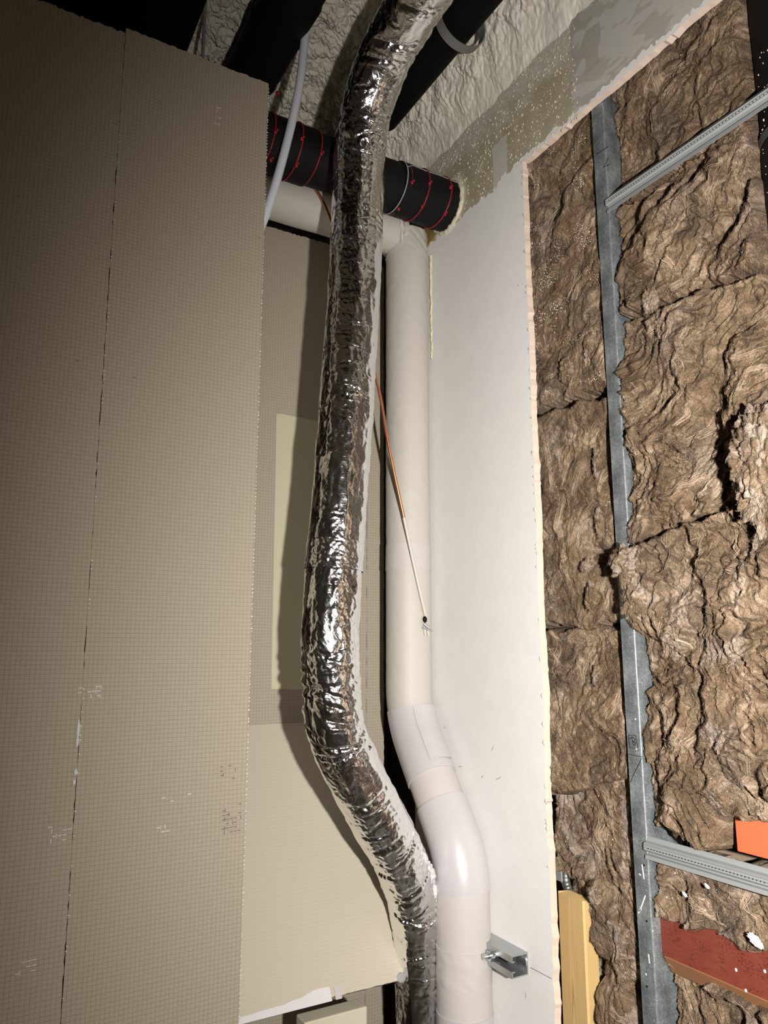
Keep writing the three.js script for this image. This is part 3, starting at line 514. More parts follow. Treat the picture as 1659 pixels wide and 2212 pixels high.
// ---------------------------------------------------------------- small lines
{
  const ct = thing('clear_plastic_tube', 'milky plastic tube hanging in front of the black sleeve', 'tube', [0.55, 2.45, -1.408]);
  const pts = [onZ(660, 55, -1.40), onZ(657, 95, -1.405), onZ(649, 170, -1.407), onZ(636, 240, -1.408), onZ(618, 315, -1.408), onZ(597, 392, -1.408), onZ(577, 455, -1.409), onZ(545, 540, -1.41), onZ(520, 640, -1.412)];
  part('tube', sweep(smoothPath(pts, 0.006), 0.0098, 28), M.clearTube, ct);

  const X = 0.9795, Zp = -1.6, R = 0.058;
  const cu = thing('copper_tube', 'thin copper tube running from the black sleeve down to the white pipe', 'tube', [0.9, 1.6, -1.54]);
  const end = onCylinder(921, 1338, X, Zp, R + 0.003), mid = onCylinder(893, 1215, X, Zp, R + 0.010), p3 = onZ(875, 1130, -1.535);
  const cpath = smoothPath([onZ(668, 380, -1.54), onZ(675, 396, -1.536), onZ(700, 440, -1.53), onZ(745, 560, -1.52), onZ(781, 690, -1.53), onZ(806, 790, -1.535), onZ(822, 860, -1.535), onZ(839, 960, -1.534), p3, mid, onCylinder(908, 1282, X, Zp, R + 0.006), end], 0.005);
  let len = 0; for (let i = 1; i < cpath.length; i++) len += cpath[i].distanceTo(cpath[i - 1]);
  part('tube', sweep(between(cpath, 0, len * 0.785), 0.0037, 12), M.copper, cu);
  part('sleeve', sweep(between(cpath, len * 0.775, len), 0.0039, 12), solid({ color: rgb(0.60, 0.55, 0.47), roughness: 0.4 }), cu, 'cream sleeve on the lower end');
  const cl = thing('pipe_sensor_clip', 'small steel clip with a black rubber pad on the white pipe', 'clip', [end.x, end.y - 0.02, end.z]);
  const nrm = V(end.x - X, 0, end.z - Zp).normalize(), at = (px, py, o) => onCylinder(px, py, X, Zp, R + o);
  const pad = at(918, 1338, 0.004), b1 = at(916, 1347, 0.006), b2 = at(924, 1358, 0.008), b3 = at(930, 1362, 0.008);
  part('rubber_pad', new THREE.SphereGeometry(1, 16, 12).scale(0.0055, 0.008, 0.005).translate(pad.x, pad.y, pad.z), M.black, cl);
  part('bolt', sweep([b1, b2.clone().add(V(0, 0.002, 0.003))], 0.0042, 12), M.bolt, cl);
  part('screw', sweep([at(914, 1356, 0.008), b3.clone().add(V(0.004, 0, 0.002))], 0.0026, 10), M.bolt, cl);
  const q1 = at(917, 1352, 0.002), q2 = at(919, 1373, 0.002), q3 = at(925, 1373, 0.002), q0 = at(924, 1352, 0.002);
  part('tube_end', sweep([q1, q2], 0.0028, 10), solid({ color: rgb(0.62, 0.57, 0.50) }), cl, 'cream tube end below the clip');
  part('tube_end', sweep([q0, q3], 0.0028, 10), solid({ color: rgb(0.60, 0.53, 0.48) }), cl, 'cream tube end below the clip');

  // strut channel fixed to the drywall
  const st = thing('strut_channel', 'galvanised strut channel stub bolted to the drywall behind the white pipe', 'bracket', [1.02, 0.865, -1.32]);
  const prof = new THREE.Shape(); const pl = [[0, 0], [0.041, 0], [0.041, 0.041], [0, 0.041], [0, 0.0285], [0.0075, 0.0285], [0.0075, 0.031], [0.0025, 0.031], [0.0025, 0.0385], [0.0385, 0.0385], [0.0385, 0.0025], [0.0025, 0.0025], [0.0025, 0.010], [0.0075, 0.010], [0.0075, 0.0125], [0, 0.0125]];
  pl.forEach(([a, b], i) => i ? prof.lineTo(a, b) : prof.moveTo(a, b));
  part('channel', new THREE.ExtrudeGeometry(prof, { depth: 0.20, bevelEnabled: false }).translate(0.9985, 0.8645, -1.453), M.zinc, st);
  part('bolt', sweep([V(1.02, 0.885, -1.318), V(0.978, 0.887, -1.318)], 0.0055, 14), M.bolt, st);
  part('nut', new THREE.CylinderGeometry(0.011, 0.011, 0.009, 6).rotateZ(Math.PI / 2).translate(0.996, 0.886, -1.318), M.bolt, st);
  part('washer', new THREE.CylinderGeometry(0.015, 0.015, 0.003, 24).rotateZ(Math.PI / 2).translate(1.036, 0.886, -1.268), M.bolt, st, 'round bolt head at the back of the channel');
}

// ---------------------------------------------------------------- the open stud bays
{
  const stud = thing('steel_stud', 'galvanised steel stud with marker notes between the wool bays', 'stud', [BACK, 0, -0.965]);
  const zA = -0.981, zB = -0.950, s = new THREE.Shape();   // in (x, z): flange in the wall plane, web facing the room's near end
  const t = 0.0012, depth = 0.092, rr = 0.0035;
  s.moveTo(0, zA); s.lineTo(0, zB - rr); s.quadraticCurveTo(0, zB, rr, zB); s.lineTo(depth - rr, zB); s.quadraticCurveTo(depth, zB, depth, zB - rr); s.lineTo(depth, zA); s.lineTo(depth - t, zA); s.lineTo(depth - t, zB - rr); s.quadraticCurveTo(depth - t, zB - t, depth - rr, zB - t); s.lineTo(rr, zB - t); s.quadraticCurveTo(t, zB - t, t, zB - rr); s.lineTo(t, zA);
  const g = new THREE.ExtrudeGeometry(s, { depth: 2.66, bevelEnabled: false, curveSegments: 6 }); g.rotateX(Math.PI / 2); // shape y -> world z
  const p = g.attributes.position; let ymin = Infinity; for (let i = 0; i < p.count; i++) ymin = Math.min(ymin, p.getY(i)); g.translate(BACK + 0.0005, -ymin, 0);
  const streak = dataTexture(256, 512, (x, y) => { const u = x / 256, v = y / 512, m = tile(u, v, 5, 41) * 0.10 + tile(u, v, 22, 42) * 0.05 + (tile(u, v, 90, 43) > 0.42 ? 0.18 : 0); return [0.49 + m, 0.515 + m, 0.52 + m]; }, true);
  const studMat = solid({ map: metric(streak, 0.2), metalness: 0.45, roughness: 0.46 });
  part('channel', g, studMat, stud);
  const FX = BACK + 0.0003;
  const px = (list) => list.map(([x, y]) => { const v = onX(x, y, FX); return [v.z, v.y]; });
  part('marker_note', strokesOnX([px([[1357, 1588], [1373, 1589], [1378, 1612], [1376, 1616], [1360, 1615], [1358, 1590]]), px([[1365, 1592], [1368, 1610]]), px([[1360, 1596], [1366, 1592], [1372, 1596], [1371, 1600], [1367, 1602], [1373, 1604], [1372, 1610], [1369, 1611]]), px([[1357, 1629], [1387, 1635]]), px([[1386, 1638], [1378, 1655], [1369, 1672], [1362, 1690]]), px([[1375, 1640], [1376, 1642]])], FX, 0.0011), M.ink, stud, 'boxed initials, line and tick in black marker');
  part('marker_line', strokesOnX([px([[1288, 333], [1314, 317]])], FX, 0.0012), M.ink, stud, 'black marker line near the top');
  part('marker_tick', strokesOnX([px([[1316, 340], [1304, 361], [1315, 356]])], FX, 0.0012), M.ink, stud, 'black corner tick near the top');
  const drips = [px([[1374, 1615], [1375, 1619]]), px([[1372, 1553], [1373, 1554]]), px([[1387, 1868], [1391, 1898]]), px([[1394, 1935], [1382, 1968]]), px([[1379, 1972], [1385, 1965]]), px([[1401, 2062], [1403, 2080]]), px([[1395, 2103], [1396, 2106]]), px([[1409, 2010], [1410, 2012]]), px([[1381, 1888], [1384, 1890]])];
  for (const d of drips) part('paint_drip', strokesOnX([d], FX, 0.0022), M.gypsumWhite, stud, 'white drip on the steel');
  const holes = []; for (const [x, y] of [[1391, 1869], [1397, 2131], [1397, 1990]]) { const v = onX(x, y, FX); holes.push(new THREE.CylinderGeometry(0.0018, 0.0018, 0.0006, 12).rotateZ(Math.PI / 2).translate(FX, v.y, v.z)); }
  for (const h of holes) part('screw_hole', h, M.blackMatte, stud, 'small screw hole');
  shade(stud);
}
function ridgedChannel(name, label, y, z0, z1, x, h, group) {
  const o = thing(name, label, 'channel', [x, y - h / 2, (z0 + z1) / 2], group);
  const s = new THREE.Shape(); const k = h / 0.034;   // profile in (x, y): two flanges and a ridged crown
  const top = [[0.012, 0.017], [0.011, 0.010], [0.003, 0.0085], [0.0, 0.006], [0.0012, 0.004], [0.0, 0.002], [0.0012, 0], [0.0, -0.002], [0.003, -0.0045], [0.012, -0.006], [0.0125, -0.010], [0.004, -0.0105], [0.003, -0.0165]];
  top.forEach(([a, b], i) => i ? s.lineTo(a, b * k) : s.moveTo(a, b * k));
  for (let i = top.length - 1; i >= 0; i--) s.lineTo(top[i][0] + 0.0016, top[i][1] * k - 0.0002);
  const g = new THREE.ExtrudeGeometry(s, { depth: z1 - z0, bevelEnabled: false }).translate(x, y, z0);
  part('channel', g, M.zincDull, o);
  const dots = []; for (let z = z0 + 0.01; z < z1 - 0.01; z += 0.0062) dots.push(new THREE.CylinderGeometry(0.0010, 0.0010, 0.0006, 6).rotateZ(Math.PI / 2).translate(x + 0.0004, y + 0.001, z));
  part('knurling', join(dots), M.blackMatte, o, 'row of small punched dots', 'stuff');
  return o;
}
ridgedChannel('furring_channel', 'ridged steel furring channel crossing high in the wool bay', 2.371, -0.949, -0.30, 1.046, 0.040);
ridgedChannel('furring_channel', 'ridged steel furring channel half buried above the red timber', 1.165, -0.949, -0.30, 1.046, 0.036);

// timber with grain
function grain(base, dark, scale, seed, axis) {
  return dataTexture(512, 512, (x, y) => {
    const u = x / 512, v = y / 512, a = axis ? v : u, b = axis ? u : v;
    const w = tile(u, v, 3, seed) * 0.06, rings = Math.abs(Math.sin((a * 7 + w * 9 + 0.35 * tile(a, b * 0.999, 2, seed + 4)) * 6.28318 * scale));
    const f = 0.55 * Math.pow(rings, 5) + 0.22 * tile(a, b, axis ? 60 : 60, seed + 1) + 0.25 * clamp(tile(u, v, 6, seed + 2));
    return base.map((c, i) => lerp(c, dark[i], clamp(f)));
  }, true);
}
{
  // pine stud: flat-sawn face with arches, quarter-sawn edge
  const arch = dataTexture(512, 1024, (x, y) => {
    const u = x / 512 - 0.46, v = y / 1024, k = Math.abs(u) * 5.2 + 0.10 * n2(u * 6, v * 5, 51);
    const c = v * 2.1 + k * k * 1.3 + 0.10 * n2(u * 4, v * 9, 52), ring = Math.pow(0.5 + 0.5 * Math.sin(c * 15), 6);
    const f = 0.6 * ring * sstep(0.02, 0.2, 1 - Math.abs(u) * 1.2) + 0.10 * n2(u * 60, v * 5, 53) + 0.14 * clamp(n2(u * 5, v * 6, 54));
    return [0.885, 0.755, 0.515].map((b, i) => lerp(b, [0.69, 0.525, 0.30][i], clamp(f)));
  }, true);
  arch.wrapS = arch.wrapT = THREE.ClampToEdgeWrapping;
  const edge = dataTexture(256, 256, (x, y) => { const u = x / 256, f = Math.pow(0.5 + 0.5 * Math.sin(u * 44 + 0.5 * Math.sin(y / 256 * 3)), 5) * 0.42 + 0.06 * n2(u * 60, y / 90, 55); return [0.935, 0.805, 0.545].map((b, i) => lerp(b, [0.80, 0.60, 0.34][i], clamp(f))); }, true);
  edge.wrapS = edge.wrapT = THREE.ClampToEdgeWrapping;
  const z0 = -1.2025, z1 = -1.130, x0 = 1.0765, x1 = 1.108, h = 1.026;
  const pine = thing('pine_stud', 'sawn pine stud standing in the narrow bay beside the cut drywall', 'stud', [1.09, 0, -1.17]);
  const mk = (tex) => solid({ map: tex, color: rgb(0.74, 0.74, 0.76), roughness: 0.62 });
  const cornerR = 0.004, T = 0.0001;
  // face (towards the room), the two sides and the cut end, as one closed block with slanted end
  const pos = [], uv = [], nor = [], groups = [];
  const quad = (a, b, c, d, n, m) => { const st = pos.length / 3; for (const [P, U] of [[a, [0, 0]], [b, [1, 0]], [c, [1, 1]], [a, [0, 0]], [c, [1, 1]], [d, [0, 1]]]) { pos.push(...P); uv.push(...U); nor.push(...n); } groups.push([st, 6, m]); };
  const hz0 = h, hz1 = h + 0.001;      // the end is cut askew
  const e = 0.0035;
  quad([x0, 0, z0 + e], [x0, 0, z1 - e], [x0, hz1, z1 - e], [x0, hz0 - e, z0 + e], [-1, 0, 0], 0);
  quad([x0, 0, z1 - e], [x0 + e, 0, z1], [x0 + e, hz1, z1], [x0, hz1, z1 - e], [-0.7, 0, 0.7], 1);
  quad([x0 + e, 0, z1], [x1, 0, z1], [x1, hz1 - 0.004, z1], [x0 + e, hz1, z1], [0, 0, 1], 1);
  quad([x0 + e, 0, z0], [x0, 0, z0 + e], [x0, hz0 - e, z0 + e], [x0 + e, hz0, z0], [-0.7, 0, -0.7], 1);
  quad([x1, 0, z0], [x0 + e, 0, z0], [x0 + e, hz0, z0], [x1, hz0 - 0.003, z0], [0, 0, -1], 1);
  quad([x1, 0, z1], [x1, 0, z0], [x1, hz0 - 0.003, z0], [x1, hz1 - 0.004, z1], [1, 0, 0], 0);
  quad([x0, hz0 - e, z0 + e], [x0, hz1, z1 - e], [x1, hz1 - 0.004, z1], [x1, hz0 - 0.003, z0], [-0.1, 0.95, 0.2], 1);
  const g = new THREE.BufferGeometry(); g.setAttribute('position', new THREE.Float32BufferAttribute(pos, 3)); g.setAttribute('normal', new THREE.Float32BufferAttribute(nor, 3)); g.setAttribute('uv', new THREE.Float32BufferAttribute(uv, 2)); groups.forEach(([a, b, m]) => g.addGroup(a, b, m));
  const m = part('timber', g, [Object.assign(mk(arch), { side: THREE.DoubleSide }), Object.assign(mk(edge), { side: THREE.DoubleSide })], pine);

  const redTex = dataTexture(512, 512, (x, y) => {
    const u = x / 512, v = y / 512, st = tile(u * 1, v, 4, 61), lines = n2(u * 5, v * 70, 62), pits = sstep(0.45, 0.62, n2(u * 26, v * 95, 63)) * sstep(-0.2, 0.4, n2(u * 4, v * 4, 64));
    const c = [0.585, 0.265, 0.195].map((b, i) => lerp(b, [0.68, 0.37, 0.27][i], clamp(0.5 * lines + 0.4 * st)));
    return c.map((b, i) => lerp(b, [0.20, 0.085, 0.07][i], clamp(pits * 0.8)));
  }, true);
  const red = metric(redTex, 0.16);
  const joist = thing('red_timber', 'dark red stained timber crossing low behind the steel stud', 'timber', [1.10, 0.963, -0.7]);
  const js = new THREE.Shape(); [[1.082, 1.066], [1.077, 1.061], [1.077, 0.992], [1.092, 0.968], [1.12, 0.966], [1.12, 1.066]].forEach(([a, b], i) => i ? js.lineTo(a, b) : js.moveTo(a, b));
  const jg = new THREE.ExtrudeGeometry(js, { depth: 0.288, bevelEnabled: false }).translate(0, 0, -0.952);
  { const p = jg.attributes.position, u = jg.attributes.uv; for (let i = 0; i < p.count; i++) u.setXY(i, p.getZ(i), p.getY(i) + p.getX(i)); }
  part('timber', jg, solid({ map: red, color: rgb(0.56, 0.56, 0.56), roughness: 0.6 }), joist);
  part('worn_arris', (() => { const s2 = new THREE.Shape(); [[1.0770, 0.9925], [1.0925, 0.9675], [1.0910, 0.9655], [1.0752, 0.9915]].forEach(([a, b], i) => i ? s2.lineTo(a, b) : s2.moveTo(a, b)); return new THREE.ExtrudeGeometry(s2, { depth: 0.275, bevelEnabled: false }).translate(0, 0, -0.945); })(), solid({ color: rgb(0.27, 0.125, 0.055), roughness: 0.55 }), joist, 'worn orange lower edge');
  const chips = []; for (const [x, y] of [[1590, 2095], [1652, 2098], [1611, 2140]]) { const v = onX(x, y, 1.0765); chips.push(new THREE.IcosahedronGeometry(0.003, 0).scale(0.4, 1, 0.8).translate(v.x, v.y, v.z)); }
  for (const c of chips) part('plaster_chip', c, M.gypsumWhite, joist, 'white plaster speck');
  const str = onX(1451, 2000, 1.07), str2 = onX(1451, 2043, 1.074);
  const orange = thing('orange_timber', 'bright orange timber end showing through torn wool', 'timber', [1.11, 1.19, -0.7]);
  part('timber', boxAt(1.088, 1.13, 1.187, 1.245, -0.80, -0.664, 0.002), solid({ map: metric(dataTexture(256, 256, (x, y) => { const f = n2(x / 256 * 40, y / 256 * 4, 66) * 0.5 + 0.3; return [0.80, 0.42, 0.28].map((b, i) => lerp(b, [0.70, 0.33, 0.19][i], clamp(f))); }, true), 0.12), roughness: 0.55 }), orange);

  const stack = thing('black_soil_stack', 'black upright soil pipe flecked with foam beside the wool', 'pipe', [1.13, 0, -0.595]);
  part('pipe', sweep([V(1.13, 0, -0.595), V(1.13, 3.0, -0.595)], 0.066, 48), M.black, stack);
  part('coupling', sweep(resample([V(1.13, 1.80, -0.595), V(1.13, 2.335, -0.595)], 0.01), (s, t, i, L) => 0.066 + 0.004 * sstep(0, 0.02, s) * sstep(L, L - 0.02, s), 48), M.black, stack);
  part('coupling_ring', sweep([V(1.13, 2.312, -0.595), V(1.13, 2.326, -0.595)], 0.0715, 48), solid({ color: rgb(0.05, 0.055, 0.05), roughness: 0.45 }), stack);
  const rf = rng(15), n = 520, fl = new THREE.InstancedMesh(new THREE.IcosahedronGeometry(1, 0), M.droplet, n), mm = new THREE.Matrix4();
  for (let i = 0; i < n; i++) { const y = 1.85 + rf() * 0.62, a = -3.1 + rf() * 2.2, rr2 = y < 2.335 ? 0.0702 : 0.0662, sz = 0.0006 + 0.0016 * Math.pow(rf(), 3); mm.compose(V(1.13 + Math.sin(a) * rr2, y, -0.595 - Math.cos(a) * rr2), new THREE.Quaternion(), V(sz, sz * (1 + rf()), sz)); fl.setMatrixAt(i, mm); }
  fl.name = 'foam_flecks'; fl.userData.kind = 'stuff'; fl.position.set(-1.13, 0, 0.595); fl.castShadow = fl.receiveShadow = true; stack.add(fl);

  const cable = thing('armoured_cable', 'ribbed steel cable in the hole above the pine stud', 'cable', [1.12, 1.05, -1.165]);
  const c0 = onX(1222, 1878, 1.115), c1 = onX(1223, 1903, 1.115);
  part('cable', sweep(resample([V(c0.x + 0.02, c0.y + 0.06, c0.z - 0.02), c0, c1, V(c1.x + 0.02, c1.y - 0.06, c1.z)], 0.0012), (s) => 0.0068 + 0.0012 * Math.abs(Math.sin(s * 420)), 16), M.zinc, cable);
  const clip = thing('grey_metal_plate', 'small grey metal plate behind the cut drywall edge', 'plate', [1.10, 1.07, -1.2]);
  const k0 = onX(1199, 1880, 1.10), k1 = onX(1213, 1899, 1.10);
  part('plate', boxAt(1.10, 1.104, k1.y - 0.006, k0.y + 0.012, k0.z - 0.03, k1.z, 0.001), M.zincDull, clip);
}

// ---------------------------------------------------------------- mineral wool
const fibre = (() => {
  const c = document.createElement('canvas'); c.width = c.height = 1024; const x = c.getContext('2d'), r = rng(303);
  x.fillStyle = '#d4d4d4'; x.fillRect(0, 0, 1024, 1024);
  for (let i = 0; i < 9000; i++) {
    const px = r() * 1024, py = r() * 1024, a = r() * 6.283, L = 20 + r() * 90, bend = (r() - 0.5) * 1.6, v = Math.floor(r() < 0.55 ? 95 + r() * 70 : 225 + r() * 30);
    x.strokeStyle = `rgba(${v},${v},${v},${0.10 + r() * 0.28})`; x.lineWidth = 0.8 + r() * 2.4;
    for (const ox of [0, px > 824 ? -1024 : px < 200 ? 1024 : 0]) for (const oy of [0, py > 824 ? -1024 : py < 200 ? 1024 : 0]) {
      x.beginPath(); x.moveTo(px + ox, py + oy); x.quadraticCurveTo(px + ox + Math.cos(a) * L * 0.5, py + oy + Math.sin(a) * L * 0.5, px + ox + Math.cos(a + bend) * L, py + oy + Math.sin(a + bend) * L); x.stroke(); if (!ox && !oy) continue;
    }
  }
  return c;
})();
const fibreTex = (srgb) => { const t = new THREE.CanvasTexture(fibre); t.wrapS = t.wrapT = THREE.RepeatWrapping; t.repeat.set(1 / 0.17, 1 / 0.17); if (srgb) t.colorSpace = THREE.SRGBColorSpace; return t; };
M.wool = new THREE.MeshStandardMaterial({ vertexColors: true, map: fibreTex(true), bumpMap: fibreTex(false), bumpScale: 0.0024, roughness: 0.92 });
M.strand = solid({ color: rgb(0.38, 0.28, 0.185), roughness: 0.8 });
M.fuzz = solid({ color: rgb(1, 1, 1), roughness: 0.75 });
M.wisp = solid({ color: rgb(0.45, 0.342, 0.238), roughness: 0.85 });
M.bead = solid({ color: rgb(0.80, 0.72, 0.60), roughness: 0.18 });

const flow = (z, y, o) => o.dir + 0.6 * n2(z * 5 + o.seed, y * 5, 71) + 0.3 * n2(z * 16, y * 16 + o.seed, 72);      // which way loose fibres lie
function woolHeight(z, y, o) {         // how far the torn surface stands out of its bay, and a sideways slip that folds it over itself
  const k = o.seed * 3.7;
  const wz = z + 0.042 * n2(z * 6.5 + k, y * 6.5, 73) + 0.008 * n2(z * 27, y * 27 + k, 74), wy = y + 0.042 * n2(z * 6.5, y * 6.5 + k, 75) + 0.008 * n2(z * 27 + k, y * 27, 76);
  const ca = Math.cos(o.dir), sa = Math.sin(o.dir), p = wz * ca + wy * sa, q = -wz * sa + wy * ca;
  const puff = (v) => 1 - (1 - Math.min(1, (Math.sqrt(v * v + 0.012) - 0.11) * 1.35)) ** 2;          // rounded bulges between sharp creases
  const fold = puff(n2(p * 8, q * 21 + k, 77)), fold2 = puff(n2(p * 19 + k, q * 50, 78)), fin = n2(p * 34, q * 120 + k, 79), fin2 = n2(p * 75, q * 215 + k, 80), crumb = n2(z * 120 + k, y * 120, 98) * (0.5 + 0.8 * n2(z * 12, y * 12 + k, 99));
  const T = 1.7 * n2(wz * 8 + k, wy * 8, 81) + 0.45 * n2(wz * 24, wy * 24 + k, 82), fr = T - Math.floor(T), ter = Math.floor(T) + sstep(0, 0.30, fr);
  const lump = n2(wz * 5 + k, wy * 5, 83);
  const amp = o.rough ?? 1, big = n2(p * 8 + k, q * 15, 100), mid = n2(p * 20, q * 44 + k, 101), torn = sstep(-0.15, 0.45, n2(z * 8 + k, y * 8, 102)), torn2 = sstep(0.0, 0.5, n2(z * 11, y * 11 + k, 103));
  return amp * (0.0110 * big + 0.0052 * mid + 0.0075 * (fold - 0.5) * torn + 0.0042 * (fold2 - 0.5) * torn2 + 0.0032 * ter + 0.0026 * fin + 0.0017 * fin2 + 0.0016 * crumb) + 0.015 * lump - 0.002;
}
function woolColor(z, y, o) {
  const k = o.seed * 1.9, ca = Math.cos(o.dir + 0.15), sa = Math.sin(o.dir + 0.15), wz = z + 0.045 * n2(z * 6 + k, y * 6, 85) + 0.010 * n2(z * 25, y * 25 + k, 86), wy = y + 0.045 * n2(z * 6, y * 6 + k, 87) + 0.010 * n2(z * 25 + k, y * 25, 88), p = wz * ca + wy * sa, q = -wz * sa + wy * ca;
  const s1 = n2(p * 9, q * 42 + k, 91), s2 = n2(p * 22 + k, q * 120, 92), s3 = n2(z * 7 + k, y * 7, 93), s4 = n2(z * 20, y * 20 + k, 94), s5 = n2(p * 45, q * 280, 95);
  const m = clamp(0.46 + 0.26 * s1 + 0.24 * s2 + 0.24 * s3 + 0.16 * s4 + 0.24 * s5);
  const A = [0.145, 0.094, 0.050], B = [0.285, 0.192, 0.110], C = [0.57, 0.43, 0.295];
  const c = m < 0.5 ? A.map((v, i) => lerp(v, B[i], m * 2)) : B.map((v, i) => lerp(v, C[i], (m - 0.5) * 2));
  const grey = clamp(0.6 * n2(z * 6, y * 4 + k, 96) + (o.grey ?? 0)) * 0.45, g = (c[0] + c[1] + c[2]) / 3;
  const pale = o.pale ? sstep(0.15, 0.6, n2(z * 13, y * 9 + k, 97) + 0.3 * s2 + o.pale - 0.5) * 0.5 : 0;
  return c.map((v, i) => lerp(lerp(v, g * [1.1, 0.98, 0.9][i], grey), [0.66, 0.555, 0.46][i], pale));
}
// fine bent fibres standing on a wool surface, picked from its own vertices
const fibreShape = (() => { const pts = []; for (let i = 0; i <= 5; i++) { const t = i / 5; pts.push(V(t - 0.5, 9 * (t - 0.5) * (t - 0.5) - 1, 3 * Math.sin(t * 5))); } const pos = [], idx = []; pts.forEach((p, i) => { const k = Math.sin(Math.PI * (0.12 + 0.76 * i / 5)); for (let j = 0; j < 3; j++) { const a = j * 2.0944; pos.push(p.x, p.y + Math.cos(a) * k, p.z + Math.sin(a) * k); } }); for (let i = 0; i < 5; i++) for (let j = 0; j < 3; j++) { const a = i * 3 + j, b = i * 3 + (j + 1) % 3; idx.push(a, b, a + 3, b, b + 3, a + 3); } const g = new THREE.BufferGeometry(); g.setAttribute('position', new THREE.Float32BufferAttribute(pos, 3)); g.setIndex(idx); g.computeVertexNormals(); return g; })();
function fuzz(mesh, parent, count, seed, dir) {
  const r = rng(seed * 131 + 7), g = mesh.geometry, P = g.attributes.position, Nn = g.attributes.normal, C = g.attributes.color, im = new THREE.InstancedMesh(fibreShape, M.fuzz, count), m = new THREE.Matrix4(), base = new THREE.Vector3().setFromMatrixPosition(parent.matrixWorld), col = new THREE.Color();
  for (let k = 0; k < count; k++) {
    let i, tries = 0; do i = Math.floor(r() * P.count); while (tries++ < 30 && P.getX(i) + base.x > 1.125);
    const n = V(Nn.getX(i), Nn.getY(i), Nn.getZ(i)).normalize(), a = dir + (r() + r() + r() - 1.5) * 1.5, t = V(0, Math.sin(a), Math.cos(a)); t.addScaledVector(n, -t.dot(n)).normalize(); const b = new THREE.Vector3().crossVectors(n, t); t.addScaledVector(n, (r() - 0.3) * 0.5).normalize(); const n3 = new THREE.Vector3().crossVectors(t, b).normalize().multiplyScalar(-1);
    const L = 0.005 + 0.014 * r() * r(), w = 0.00010 + 0.00016 * r();
    m.makeBasis(t.clone().multiplyScalar(L), n3.clone().multiplyScalar(w), b.clone().multiplyScalar(w)); m.setPosition(P.getX(i) + n.x * 0.0006, P.getY(i) + n.y * 0.0006, P.getZ(i) + n.z * 0.0006); im.setMatrixAt(k, m);
    const f = 0.75 + 0.85 * r() * r(); col.setRGB(C.getX(i) * f, C.getY(i) * f, C.getZ(i) * f); im.setColorAt(k, col);
  }
  im.name = 'fuzz'; im.userData.kind = 'stuff'; im.castShadow = im.receiveShadow = true; parent.add(im); return im;
}
